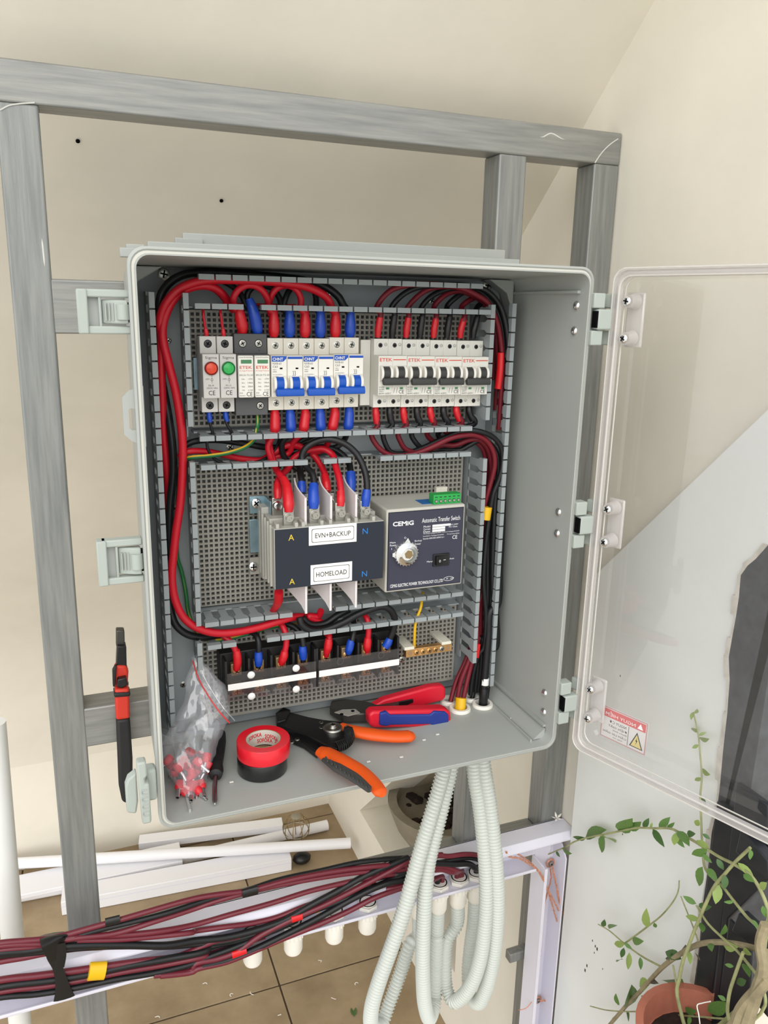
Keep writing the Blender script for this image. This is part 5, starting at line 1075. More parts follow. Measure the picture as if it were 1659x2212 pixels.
# small debris of cut plastic
for i, (u, v) in enumerate(((945, 1587), (916, 1599), (867, 1636), (796, 1646), (500, 1690), (1105, 1552))):
    c = onfl(u, v); MB().box(c.x - 2.2, c.x + 2.2, c.y - 1, c.y + 1, c.z, c.z + .9).build('plastic_chip', 'debris', None, ['white plastic chip nearest the crimping pliers', 'white plastic chip left of the bushings in open floor', 'white plastic chip in front of the orange handle', 'white plastic chip near the front edge by the stripper grip', 'white plastic chip between screwdriver and front rim', 'white plastic chip by the right wall of the enclosure'][i], 'debris', 'plastic chips on the enclosure floor', loc=c)
# ---------------------------------------------------------------- zip bag with ferrules
bag_px = [  # v level, left u, right u, depth at middle, thickness
 (1420, 415, 424, 128, 2), (1440, 411, 448, 126, 5), (1470, 403, 486, 122, 8), (1510, 394, 498, 112, 12), (1548, 384, 497, 102, 15), (1580, 366, 478, 92, 19), (1600, 355, 474, 84, 24), (1625, 351, 468, 76, 27), (1650, 354, 452, 68, 26), (1680, 366, 446, 58, 22), (1705, 382, 438, 50, 16), (1725, 396, 426, 42, 9), (1737, 407, 416, 38, 3)]
bo = onfl(410, 1735); t = thing('zip_bag', 'clear plastic zip bag half full of red ferrules', 'bag', bo)
nb_ = 22; vs = []; rng = random.Random(3)
for i, (v, u0, u1, y, th) in enumerate(bag_px):
    a = P(u0, v, y); b = P(u1, v, y); cc = (a + b) / 2; hw = (b - a) / 2
    for k in range(nb_):
        an = 2 * PI * k / nb_; w_ = 1 + (.28 * mnoise.noise(V(math.cos(an) * 1.6, math.sin(an) * 1.6, i * .55)) if 0 < i < 12 else 0)
        p_ = cc + hw * math.cos(an) + V(0, th * math.sin(an) * w_, 0)
        if p_.z < FB + 1: p_.z = FB + 1
        vs.append(p_)
fs = [(i * nb_ + k, i * nb_ + (k + 1) % nb_, (i + 1) * nb_ + (k + 1) % nb_, (i + 1) * nb_ + k) for i in range(len(bag_px) - 1) for k in range(nb_)]
bg_ = MB().add(vs, fs).build('film', 'bag_clear', t, smooth=50)
sm_ = bg_.modifiers.new('sub', 'SUBSURF'); sm_.levels = 2; sm_.render_levels = 2
tx = bpy.data.textures.new('crumple', 'CLOUDS'); tx.noise_scale = .016; ds = bg_.modifiers.new('crumple', 'DISPLACE'); ds.texture = tx; ds.strength = .009; ds.mid_level = .5; ds.texture_coords = 'LOCAL'
zp = [P(u, v, y) for u, v, y in ((416, 1427, 124), (430, 1468, 110), (448, 1500, 99), (472, 1535, 88), (496, 1562, 84))]
MB().tube(spline(zp, 6), .8, 6).build('zip_line', 'zip_red', t)
MB().tube(spline([p_ + V(6, -1, 2.5) for p_ in zp], 6), .6, 6).build('zip_seal', 'bag_clear', t)
fm = thing('wire_ferrule', 'red collared wire ferrule inside the clear zip bag', 'ferrule', (0, 0, 0), 'red ferrules in the zip bag')
MB().lathe([(4.6, 0), (4.8, 2), (4.6, 8), (2.6, 10.5), (1.8, 10.5), (3.4, 8), (3.9, .2)], (0, 0, 0), (0, 0, -1), 12, closed=True).build('collar', 'ferrule_red', fm)
MB().lathe([(2.3, 9.5), (2.3, 22), (1.9, 22), (1.9, 10)], (0, 0, 0), (0, 0, -1), 10, closed=True).build('barrel', 'ferrule_tin', fm)
first = True; rng = random.Random(11); spots = []
fpx = [(370, 1635), (388, 1645), (405, 1622), (398, 1640), (432, 1630), (448, 1628), (420, 1640), (440, 1650), (376, 1660), (392, 1668), (412, 1662), (428, 1668), (446, 1672), (400, 1685), (418, 1690), (434, 1690), (388, 1690), (410, 1708), (422, 1712), (380, 1650), (436, 1640), (452, 1645), (404, 1655), (424, 1652), (394, 1702), (416, 1676), (442, 1660), (364, 1648), (410, 1634), (430, 1704)]
for i, (u, v) in enumerate(fpx):
    y = 78 - (v - 1620) * .36 + rng.uniform(-9, 9) * (1 if v < 1690 else .4); c = P(u, v, y); c.z = max(c.z, FB + (14 if v < 1680 else 7))
    o = fm if i == 0 else dup(fm, (0, 0, 0)); o.location = c * S; o.rotation_euler = (rng.uniform(-.9, .7) if v < 1680 else rng.uniform(-1.4, -.9), rng.uniform(-.9, .9), rng.uniform(-.5, .5))
# ---------------------------------------------------------------- cutting pliers hanging over the lower crossbar
t = thing('cable_cutter', 'slim cutter with red collars and black grips hanging on the crossbar', 'pliers', P(266, 1735, 168))
def strip(px, y, name, m_, th=8, bev=1.5):
    q = [P(u, v, y) for u, v in px]; return MB().prism([(p.x, p.z) for p in q], 'y', y, y + th).build(name, m_, t, bevel=bev, seg=3)
strip([(251, 1362), (269, 1362), (270, 1398), (251, 1398)], 186, 'jaw_tip', 'tool_steel', 12)
strip([(253, 1396), (273, 1396), (274, 1440), (269, 1456), (256, 1480), (251, 1440)], 180, 'jaw', 'tool_black', 16)
strip([(245, 1452), (250, 1438), (273, 1438), (278, 1452), (276, 1482), (246, 1482)], 178, 'collar', 'cutter_red', 14, 3)
strip([(243, 1450), (249, 1440), (252, 1440), (249, 1484), (244, 1484)], 174, 'collar_edge', 'rubber_black', 8)
strip([(254, 1468), (273, 1464), (276, 1480), (262, 1488), (252, 1484)], 170, 'jaw_base', 'tool_black', 10)
strip([(248, 1490), (279, 1488), (281, 1553), (251, 1557)], 168, 'red_band', 'cutter_red', 16, 3)
strip([(246, 1498), (282, 1496), (282, 1505), (247, 1508)], 166, 'collar_edge', 'rubber_black', 19, 2)
strip([(251, 1556), (281, 1552), (287, 1640), (287, 1720), (276, 1738), (264, 1734), (257, 1700)], 169, 'grip', 'rubber_black', 15, 5)
q0 = P(266, 1490, 232); q1 = P(268, 1700, 236)
MB().tube(spline([q0 + V(0, -30, 22), q0 + V(0, -6, 14), q0 + V(0, 4, -10), q1], 6), [6] * 19, 10).build('rear_handle', 'rubber_black', t)
# ================================================================== WHITE TRUNKING ON THE FRAME
TZ1, TZ0, TY0, TY1 = -561.0, -617.0, 150.0, 188.5
t = thing('wall_trunking', 'open white cable trunking fixed along the bottom rail of the frame', 'cable trunking', (0, TY1, TZ0))
XL, XR = -850.0, 406.0; XE2 = P(1157, 1884, TY0).x
MB().box(XL, XR, TY1 - 2, TY1, TZ0, TZ1).build('back', 'trunking', t)
MB().prism([(TY1, TZ1), (TY0 + 6, TZ1), (TY0 - 2, TZ1 - 9), (TY0 - 2, TZ1 - 12), (TY0 + 7, TZ1 - 2.6), (TY1, TZ1 - 2.6)], 'x', XL, XR).build('upper_flange', 'trunking', t, bevel=.5)
MB().prism([(TY1, TZ0), (TY0, TZ0), (TY0 - 1.5, TZ0 + 2), (TY0 - 1.5, TZ0 + 6), (TY0 + 1, TZ0 + 6), (TY0 + 1, TZ0 + 2.6), (TY1, TZ0 + 2.6)], 'x', XL, XE2).build('lower_flange', 'trunking', t, bevel=.5)
for dz in (16, 18.5): MB().box(XL, XE2 - 4, TY1 - 2.8, TY1 - 1.8, TZ0 + dz, TZ0 + dz + .8).build('moulded_line', 'pvc', t)
screw_head(P(273, 2045, TY1 - 3), 5, (0, -1, 0), 'screw', t)
# upright trunking at the right
t = thing('wall_trunking', 'open white trunking running down beside the right post', 'cable trunking', (365, TY1, FZ))
vx0 = P(1178, 1905, TY0).x; vx1 = 393.5
MB().box(vx0 + 1, vx1, TY1 - 2.5, TY1, FZ, TZ0 + 30).build('back', 'trunking', t)
MB().prism([(TY0, FZ), (TY1, FZ), (TY1, TZ0 - .5), (TY0, TZ0 - .5)], 'x', vx0 - 2.5, vx0).build('left_flange', 'trunking', t, bevel=.5)
MB().box(vx0 - 2.8, vx0 + 2.5, TY0 - 1, TY0 + 1.5, FZ, TZ0 - .5).build('left_lip', 'trunking', t, bevel=.4)
a = P(1236, 1860, TY0)
MB().prism([(TY0, FZ), (TY1, FZ), (TY1, TZ0 + 32), (TY0 + 14, TZ0 + 26), (TY0, TZ0 + 8)], 'x', vx1 - 2.5, vx1).build('right_flange', 'trunking', t, bevel=.5)
MB().box(vx1 - 12, vx1 - 9, TY1 - 4, TY1 - 2, FZ, TZ0 + 24).build('moulded_line', 'pvc', t)
L4 = win(1040, 1720, 4.497)
# cable glands through the lower flange
GP = []
for i, (u, v) in enumerate(((545, 2034), (633, 2008), (722, 1984), (794, 1959), (906, 1934), (948, 1921), (991, 1908), (1029, 1896))):
    c = PZ(u, v, TZ0 + 6); c.y = 169; c.z = TZ0; c.x = P(u, v, 169).x + 0; GP.append(c)
names = ['under the red tape on the cable bundle', 'third from the left end of the row', 'empty, second to the left of the hoses', 'empty, just left of the corrugated hoses', 'hidden behind the two left hoses', 'holding the dark red cables beside the left hoses', 'with three cables bending into it', 'behind the right pair of hoses']
hexp = lambda r, c: [(c.x + r * math.cos(PI / 3 * k + .3), c.y + r * math.sin(PI / 3 * k + .3)) for k in range(6)]
for i, c in enumerate(GP):
    t = thing('cable_gland', 'white cable gland ' + names[i], 'cable gland', c, 'white glands in the trunking')
    b = MB(); n = 6; v_ = []
    for z, r in ((TZ0 + 2.8, 15.5), (TZ0 + 9, 15.5)): v_ += [(x, y, z) for x, y in hexp(r, c)]
    for z, r in ((TZ0 + 9, 10.8), (TZ0 + 2.8, 10.8)): v_ += [(x, y, z) for x, y in hexp(r, c)]
    b.add(v_, [(j * 6 + k, j * 6 + (k + 1) % 6, ((j + 1) % 4) * 6 + (k + 1) % 6, ((j + 1) % 4) * 6 + k) for j in range(4) for k in range(6)]).build('lock_nut', 'gland', t, bevel=.8)
    MB().lathe([(12.4, TZ0 + 12), (10.6, TZ0 + 12), (10.4, TZ0 - 30), (12.6, TZ0 - 36)][::1], V(c.x, c.y, 0), (0, 0, 1), 24).build('thread', 'gland', t)
    MB().lathe([(14.2, -.3), (14.6, -1.5), (14.6, -12), (13.6, -13), (13.4, -34), (11.8, -38.5), (10.5, -39), (10.5, -20)], V(c.x, c.y, TZ0), (0, 0, 1), 28).build('body', 'gland', t)
    rb = MB()
    for k in range(18):
        a = 2 * PI * k / 18; rb.box(c.x + 14.6 * math.cos(a) - .7, c.x + 14.6 * math.cos(a) + .7, c.y + 14.6 * math.sin(a) - .7, c.y + 14.6 * math.sin(a) + .7, TZ0 - 12, TZ0 - 1.5)
    rb.build('grip_ribs', 'gland', t, kind='stuff')
# ================================================================== CORRUGATED HOSES
def hose(label, px, end, r=11.0, pitch=5.0):
    path = spline(K4(px) + end, 24); L = [0]
    for i in range(1, len(path)): L.append(L[-1] + (path[i] - path[i - 1]).length)
    step = pitch / 6; n = int(L[-1] / step); pts = []; rs = []; j = 0
    for i in range(n + 1):
        s_ = i * step
        while j < len(L) - 2 and L[j + 1] < s_: j += 1
        f = (s_ - L[j]) / max(1e-6, L[j + 1] - L[j]); pts.append(path[j].lerp(path[j + 1], min(1, max(0, f)))); ph = (i % 6) / 6
        rs.append(r - 2.3 + 2.3 * max(0, math.sin(ph * 2 * PI + .3)) ** .6 if math.sin(ph * 2 * PI + .3) > 0 else r - 2.3)
    MB().tube(pts, rs, 20).build('corrugated_hose', 'conduit', None, label, 'hose', 'pale corrugated hoses', loc=pts[0], weld=False, smooth=60)
gl = lambda i, d=0: [GP[i] + V(0, 0, -70 - d), GP[i] + V(0, 0, -34)]
st = lambda u, v: 0
hose('pale corrugated hose swinging furthest left below the enclosure', [(838, 40, 112), (818, 150, 106), (768, 330, 98), (718, 500, 92), (672, 660, 88), (625, 830, 84), (575, 1000, 82), (505, 1200, 82), (440, 1380, 84), (395, 1540, 90), (395, 1645, 102), (450, 1640, 120), (505, 1500, 138), (570, 1320, 152), (630, 1150, 162)], gl(4, 10))
hose('pale corrugated hose second from the left, hanging almost straight', [(880, 30, 118), (860, 150, 112), (818, 330, 104), (770, 520, 97), (732, 680, 93), (715, 850, 90), (706, 1000, 90), (700, 1200, 92), (702, 1380, 96), (712, 1520, 104), (742, 1600, 120), (772, 1500, 144), (782, 1300, 160), (786, 1120, 167)], gl(5, 10))
hose('pale corrugated hose curling left at its lowest point', [(1000, 30, 118), (1010, 150, 112), (1040, 330, 104), (1062, 520, 97), (1078, 720, 92), (1080, 900, 90), (1068, 1080, 90), (1045, 1240, 94), (1000, 1380, 102), (940, 1470, 114), (880, 1500, 128), (842, 1420, 146), (832, 1290, 158), (845, 1140, 166)], gl(6, 6))
hose('pale corrugated hose furthest right below the enclosure', [(1055, 30, 114), (1072, 150, 106), (1100, 330, 98), (1122, 520, 91), (1140, 720, 87), (1147, 900, 86), (1140, 1080, 88), (1118, 1260, 94), (1080, 1420, 106), (1030, 1510, 122), (985, 1470, 144), (972, 1340, 158), (985, 1180, 166)], gl(7, 10))
# ================================================================== CABLES LYING IN THE TRUNKING
G5 = 'cables along the white trunking'
def tc_(label, pts, m_, r=3.5):
    if pts[0].x < -400: pts = [pts[0] + V(-400, 4, -6), pts[0] + V(-200, 2, -2)] + pts
    return cable('trunk_cable', label, pts, r, m_, G5, 6)
Ym = 160
g = lambda l, f: [(x, y, f) for x, y in l]
gf = lambda l, f: [(x, y, 134 + max(0, f - 146) * .45) for x, y in l]
gl5 = lambda i, dx=0: [GP[i] + V(dx, -2, 22), GP[i] + V(dx, 0, 4), GP[i] + V(dx, 0, -25)]
tc_('dark red cable along the upper edge of the bundle, topmost', L1(gf([(-40, 645), (180, 622), (360, 606), (520, 572), (700, 522), (940, 455)], 150)) + L2(gf([(0, 436), (200, 402), (430, 372), (700, 300), (1000, 238), (1300, 195), (1659, 162)], 158)) + L3(gf([(300, 690), (560, 640), (800, 600), (940, 605), (1130, 582), (1290, 598)], 162)) + gl5(7, 4), 'maroon_trunk')
tc_('black cable just under the topmost dark red one', L1(gf([(-40, 690), (200, 668), (360, 645), (520, 604), (800, 528), (1000, 482), (1300, 404)], 153)) + L2(gf([(120, 440), (380, 380), (650, 292), (1000, 215), (1300, 150), (1659, 118)], 168)) + L3(gf([(150, 640), (450, 640), (800, 680), (1000, 642), (1200, 626), (1310, 660)], 170)) + gl5(7, -2), 'black_wire')
tc_('dark red cable fanning out upwards from the tape knot', L1(gf([(-40, 665), (360, 640), (600, 598), (900, 562), (1200, 472)], 148)) + L2(gf([(0, 515), (150, 462), (370, 398), (500, 365), (800, 305), (1100, 255), (1350, 225), (1659, 200)], 163)) + L3(gf([(400, 700), (700, 720), (900, 730), (1040, 780)], 168)) + gl5(6, 4), 'maroon_trunk')
tc_('dark red cable crossing the middle of the fan', L1(gf([(-40, 700), (300, 660), (480, 606), (700, 584), (1000, 572), (1250, 545)], 150)) + L2(gf([(0, 640), (300, 555), (600, 472), (900, 378), (1150, 318), (1350, 275), (1659, 225)], 164)) + L3(gf([(300, 760), (600, 770), (850, 760), (1000, 800)], 170)) + gl5(6, 0), 'maroon_trunk')
tc_('dark red cable lowest of the upper fan', L1(gf([(600, 618), (900, 612), (1200, 588), (1500, 555)], 152)) + L2(gf([(0, 690), (250, 655), (450, 628), (650, 580), (850, 500), (1100, 420), (1400, 330)], 172)) + L3(gf([(0, 880), (300, 830), (600, 800), (850, 770), (960, 800)], 172)) + gl5(6, -5), 'maroon_trunk')
tc_('thick black pair bowing below the upper fan', L1(gf([(-40, 722), (200, 700), (400, 672), (620, 655), (1000, 652), (1300, 655)], 148)) + L2(gf([(0, 765), (250, 738), (480, 682), (700, 605), (900, 492), (1100, 385), (1350, 248), (1550, 165), (1659, 120)], 158)) + L3(gf([(400, 650), (700, 680), (1000, 700), (1180, 700), (1270, 760)], 162)) + gl5(7, 0), 'black_wire', 4.4)
tc_('second black cable of the bowing pair', L1(gf([(-40, 745), (250, 715), (500, 690), (700, 672), (1000, 664), (1300, 668)], 152)) + L2(gf([(0, 795), (250, 770), (500, 705), (720, 620), (950, 505), (1200, 390)], 166)) + L3(gf([(0, 900), (300, 820), (600, 760)], 172)), 'black_wire', 3.6)
tc_('dark red cable below the black pair left of the tape knot', L1(gf([(-40, 790), (200, 748), (380, 712), (600, 680), (800, 668)], 154)), 'maroon_trunk', 3.8)
tc_('upper dark red cable inside the trunking at the left', L1(gf([(-40, 935), (300, 892), (600, 852), (850, 815), (1100, 780), (1400, 740)], 160)) + L2(gf([(150, 770), (350, 730)], 168)), 'maroon_trunk', 4.2)
tc_('upper black cable inside the trunking, behind the yellow tape', L1(gf([(-40, 985), (400, 928), (700, 880), (1000, 815), (1300, 762), (1600, 700)], 156)) + L2(gf([(130, 810), (350, 758), (600, 690), (800, 600)], 168)), 'black_wire', 4.4)
tc_('lower dark red cable inside the trunking', L1(gf([(-40, 1025), (400, 968), (700, 915), (1000, 856), (1300, 805), (1600, 740)], 158)) + L2(gf([(120, 870), (350, 800), (550, 730)], 172)), 'maroon_trunk', 3.6)
tc_('printed black cable along the bottom of the trunking', L1(gf([(-40, 1068), (300, 1035), (600, 985), (900, 922), (1200, 872), (1500, 800)], 154)) + L2(gf([(100, 895), (300, 822), (480, 748), (700, 645), (900, 545), (1100, 468), (1400, 345), (1659, 232)], 158)) + L3(gf([(300, 830), (500, 780)], 160)), 'black_wire', 3.8)
tc_('dark red diagonal cable carrying the red tape bands', L1(gf([(1200, 890), (1500, 850)], 152)) + L2(gf([(0, 948), (180, 905), (330, 850), (520, 720), (760, 598), (1000, 492), (1200, 392), (1450, 262), (1659, 148)], 153)) + L3(gf([(450, 650), (700, 600), (860, 590)], 160)), 'maroon_trunk', 4.0)
tc_('black cable running down to the front edge beside the red tape', L2(gf([(60, 965), (250, 920), (430, 850), (700, 722), (1000, 568), (1200, 455), (1400, 355), (1560, 302), (1659, 292)], 150)) + L3(gf([(250, 905), (420, 888), (600, 900)], 158)) + gl5(5, -4), 'black_wire', 4.4)
tc_('dark red cable at the lower front edge of the bundle', L1(gf([(1250, 895), (1500, 862)], 149)) + L2(gf([(20, 985), (250, 930), (500, 830), (700, 745), (950, 645), (1200, 535), (1400, 432), (1659, 335)], 148)) + L3(gf([(200, 1000), (440, 945), (650, 930)], 156)) + gl5(5, 4), 'maroon_trunk', 3.8)
for pts, m_, rr_, lb in ((L1(gf([(692, 860), (820, 852)], 150)), 'yellow_tape', 12.5, 'yellow tape round the cables at the left of the trunking'), (L2(gf([(755, 602), (840, 575)], 150)), 'red_tape', 5.0, 'upper red tape band on the diagonal cable'), (L2(gf([(292, 880), (405, 842)], 149)), 'red_tape', 5.6, 'lower red tape band at the trunking edge'), (L2(gf([(372, 398), (492, 365)], 152)), 'black_tape', 6.4, 'black tape band joining two upper cables'), (L1(gf([(820, 480), (935, 452)], 146)), 'black_tape', 6.0, 'black tape band near the left post'), (L2(gf([(905, 545), (970, 528)], 160)), 'yellow_tape', 3.4, 'narrow yellow tape edge between the cables')):
    MB().tube(spline(pts, 6), rr_, 14, flat=.6, up=(0, 1, 0)).build('tape_band', m_, None, lb, 'tape', loc=pts[0])
# black tape strap knotted round bundle and trunking
t = thing('tape_strap', 'black tape strap tied round the cables and the trunking', 'tape', L1([(420, 620, 129)])[0])
def ribbon(px, w_, y): 
    p_ = [L1([(x, v, d)])[0] for x, v, d in px]; path = spline(p_, 6); return MB().tube(path, interp(w_, len(path)), 10, flat=.16, up=(0, -1, 0)).build('strap', 'black_tape', t)
ribbon([(418, 575, 148), (420, 610, 128), (424, 640, 128), (430, 690, 129), (440, 760, 130)], [17, 16, 15, 13, 7], 0)
ribbon([(395, 640, 128), (412, 740, 130), (445, 820, 131), (470, 900, 131), (490, 1000, 131), (500, 1070, 132)], [7, 7.5, 6, 6.5, 9, 13], 0)
ribbon([(470, 640, 128), (475, 740, 129), (462, 830, 130)], [6, 6.5, 6], 0)
# ================================================================== BARE COPPER ENDS
def copper(label, strands, ring=None):
    t = thing('copper_wire', label, 'bare wire', strands[0][0][0])
    for pts, r in strands:
        path = spline(pts, 8)
        for k in range(3):
            q = []
            for i, p_ in enumerate(path): a = i * .55 + k * 2.09; q.append(p_ + V(math.cos(a), .3 * math.sin(a), math.sin(a)) * r * .7)
            MB().tube(q, r * .42, 6).build('strand', 'copper', t, weld=False)
    if ring:
        c, r = ring; MB().tube([c + V(r * math.cos(a), 0, r * math.sin(a)) for a in [2 * PI * k / 20 for k in range(20)]], 1.5, 8, closed=True).build('loop', 'copper', t)
        screw_head(c + V(0, -1, 0), r * .6, (0, -1, 0), 'screw', t, depth=3)
    return t
copper('frayed copper wires spreading from the screw under the upper flange', [(L4(g([(240, 540, ), (270, 585), (360, 600), (450, 650), (540, 710), (600, 800), (640, 900), (690, 990), (750, 1110)], 150)), 1.6), (L4(g([(300, 520), (370, 570), (450, 625), (530, 700), (590, 790), (640, 910), (690, 1060), (712, 1140), (735, 1215)], 154)), 1.5)])
copper('twisted copper tail hanging from the screw on the trunking', [(L4(g([(690, 690), (730, 880), (750, 1000), (790, 1120), (840, 1260), (880, 1350), (920, 1455)], 156)), 1.7), (L4(g([(670, 700), (675, 800), (640, 940), (605, 1080), (585, 1300), (570, 1540), (565, 1600)], 164)), 1.4)], (L4([(670, 650, 180)])[0], 7))
copper('single copper wire curling from the lower screw', [(L4(g([(570, 1990), (620, 1985), (680, 2030), (710, 2120), (745, 2240)], 170)), 1.6), (L4(g([(530, 1950), (480, 2010), (430, 2060), (360, 2078)], 156)), .8)], (L4([(545, 1980, 182)])[0], 6))
# dry white petals on the flange end
t = thing('dry_flower', 'small dry white flower on the end of the upper flange', 'flower', P(1203, 1768, 172))
for k in range(5):
    a = 2 * PI * k / 5 + .4; c = P(1203, 1768, 172); d = V(math.cos(a), math.sin(a) * .5, .35 + .5 * math.sin(a)); e = V(-math.sin(a), math.cos(a), 0) * 2.2
    MB().add([c, c + d * 5 + e, c + d * 11, c + d * 5 - e, c + d * 5 + V(0, 0, 1)], [(0, 1, 4), (1, 2, 4), (2, 3, 4), (3, 0, 4)]).build('petal', 'debris', t)
# ================================================================== CLIMBING PLANT AND ITS POT
BX = lambda x, y, d: PX(1100 + x / 2.968, 1700 + y / 2.968, d)
pot_c = P(1512, 2232, -205); pot_c.z -= 0
zt = pot_c.z
t = thing('plant_pot', 'terracotta pot at the lower right corner', 'pot', V(pot_c.x, pot_c.y, FZ))
pr = [(46, zt - 130), (62, zt - 18), (70, zt - 18), (72, zt), (63, zt), (58, zt - 30), (0, zt - 34)]
MB().lathe(pr, V(pot_c.x, pot_c.y, 0), (0, 0, 1), 36).build('bowl', 'terracotta', t)
MB().lathe([(57, zt - 30), (30, zt - 24), (0, zt - 22)], V(pot_c.x, pot_c.y, 0), (0, 0, 1), 24).build('soil', 'soil', t)
MB().lathe([(60, FZ), (60, FZ + 8), (34, FZ + 30), (34, zt - 150), (66, zt - 136), (66, zt - 130)], V(pot_c.x, pot_c.y, 0), (0, 0, 1), 30).build('pedestal', 'cement', t)
vine = thing('climbing_plant', 'straggly climbing plant with small green leaves against the white wall', 'plant', V(pot_c.x, pot_c.y, zt - 24))
rngp = random.Random(5)
root = V(pot_c.x, pot_c.y, zt - 26)
def branch(px, d, r0, r1, m_='stem', root_=False):
    n = len(px); pts = [BX(x, y, (d[0] + (d[1] - d[0]) * i / (n - 1))) for i, (x, y) in enumerate(px)]
    if root_: pts = pts + [root + V(rngp.uniform(-12, 12), rngp.uniform(-12, 12), 0)]
    path = spline(pts, 7); MB().tube(path, interp([r0, r1], len(path)), 8).build('branch', m_, vine, weld=False)
branch([(175, 455), (230, 440), (300, 410), (360, 385), (420, 350), (500, 325), (600, 305), (700, 285), (820, 262), (930, 265), (1040, 268), (1120, 310), (1190, 350), (1270, 400), (1350, 450), (1450, 500), (1550, 570), (1610, 660), (1660, 800), (1640, 1000), (1600, 1250)], (386, 330), .9, 2.2, root_=True)
branch([(1545, 390), (1450, 480), (1380, 560), (1320, 630), (1255, 760), (1200, 890), (1150, 1020), (1110, 1130), (1090, 1230), (1075, 1310), (1100, 1440), (1130, 1540)], (345, 335), 1.8, 2.4, root_=True)
branch([(1180, -480), (1210, -350), (1225, -200), (1235, -60), (1225, 60), (1230, 200), (1240, 400), (1255, 520), (1310, 590), (1360, 630), (1440, 730), (1520, 830), (1600, 915), (1620, 1100), (1590, 1350)], (388, 340), .9, 2.0, root_=True)
branch([(570, 880), (640, 920), (740, 1005), (850, 1085), (980, 1155)], (384, 380), .7, 1.4)
branch([(1090, 600), (1085, 660), (1060, 720), (980, 820), (880, 900), (800, 960), (730, 1010)], (384, 384), .8, 1.3)
branch([(1100, 700), (1140, 800), (1180, 900), (1210, 985)], (380, 370), .8, 1.1)
branch([(1200, 760), (1270, 870), (1360, 960), (1440, 1030), (1520, 1120), (1610, 1250), (1640, 1400)], (350, 330), 1.3, 1.8, root_=True)
branch([(1659, 1060), (1500, 1015), (1350, 995), (1230, 1005), (1130, 1050), (1000, 1140), (920, 1220), (850, 1300), (770, 1380), (700, 1460), (640, 1530)], (340, 370), 3.4, 2.6, 'bark')
branch([(520, 1405), (620, 1430), (750, 1440), (900, 1440), (1100, 1465), (1300, 1480), (1480, 1510)], (380, 330), .8, 1.3, root_=True)
branch([(1500, 1060), (1450, 1200), (1410, 1330), (1400, 1450), (1420, 1550)], (330, 322), 1.8, 1.9, root_=True)
branch([(1050, 1140), (1070, 1250), (1085, 1320)], (350, 340), 1.2, 1.5)
branch([(850, 1340), (880, 1400), (940, 1480), (1000, 1560)], (365, 350), 1.2, 1.2)
branch([(1640, 880), (1610, 1000), (1630, 1150), (1590, 1300), (1540, 1450), (1500, 1560)], (318, 310), 5, 8, 'bark', root_=True)
branch([(1659, 1230), (1590, 1310), (1500, 1420), (1450, 1540)], (315, 308), 6, 9, 'bark', root_=True)
lv = [  # base, tip
 (490, 320, 582, 270), (490, 325, 412, 330), (585, 320, 676, 328), (610, 312, 580, 415), (340, 395, 385, 430), (300, 410, 320, 445), (215, 445, 205, 520), (700, 280, 770, 232), (760, 270, 830, 240), (860, 262, 890, 210), (905, 262, 915, 232), (960, 265, 1020, 205), (1010, 265, 1055, 235), (920, 270, 980, 365), (1070, 290, 1060, 370), (1065, 300, 1110, 380), (1080, 280, 1145, 355), (1140, 300, 1180, 300), (1200, 340, 1280, 395), (1270, 400, 1175, 440), (1240, 430, 1290, 480), (1240, 300, 1285, 330), (1215, 210, 1195, 250), (1240, 510, 1205, 630), (1270, 520, 1325, 590), (1330, 460, 1372, 525), (1465, 485, 1565, 575), (1500, 560, 1560, 600), (1545, 400, 1550, 465), (1385, 565, 1380, 650), (1345, 625, 1325, 740), (1440, 735, 1385, 740), (1200, 750, 1120, 705), (1215, 765, 1280, 770), (1225, 850, 1130, 830), (1230, 870, 1240, 920), (1360, 950, 1390, 900), (1270, 880, 1300, 900), (880, 900, 875, 805), (930, 870, 940, 905), (640, 910, 685, 870), (600, 895, 610, 860), (740, 1005, 670, 1010), (740, 1000, 780, 1035), (790, 985, 840, 990), (735, 1030, 720, 1095), (770, 1060, 765, 1165), (840, 1090, 845, 1165), (720, 1100, 695, 1120), (1105, 1105, 1000, 1050), (1150, 1050, 1165, 1130), (1110, 1230, 990, 1270), (1050, 1280, 1020, 1330), (930, 1290, 960, 1380), (900, 1250, 825, 1275), (760, 1410, 800, 1310), (700, 1400, 680, 1340), (750, 1440, 775, 1500), (690, 1470, 655, 1505), (860, 1440, 930, 1465), (1100, 1450, 1180, 1440), (1050, 1480, 1000, 1490), (1040, 1410, 940, 1410), (1400, 1380, 1270, 1455), (1390, 1370, 1345, 1340), (1390, 1400, 1385, 1430), (1500, 1070, 1550, 1045), (1440, 1150, 1385, 1140), (1500, 1130, 1540, 1200), (1520, 1240, 1455, 1260), (1370, 1010, 1440, 1030), (1290, 1000, 1295, 1040), (1160, 1470, 1150, 1520), (1590, 1290, 1650, 1300), (1610, 650, 1640, 620), (1625, 760, 1650, 840), (1560, 850, 1600, 910), (1180, -480, 1165, -440), (1190, -470, 1205, -490), (1215, -330, 1255, -350), (1205, -370, 1170, -360), (1215, -270, 1175, -250), (1222, -310, 1265, -300), (1235, -110, 1275, -80), (1232, -60, 1190, -40), (1228, 60, 1260, 110), (1232, 130, 1270, 150)]
leaf_cache = {}
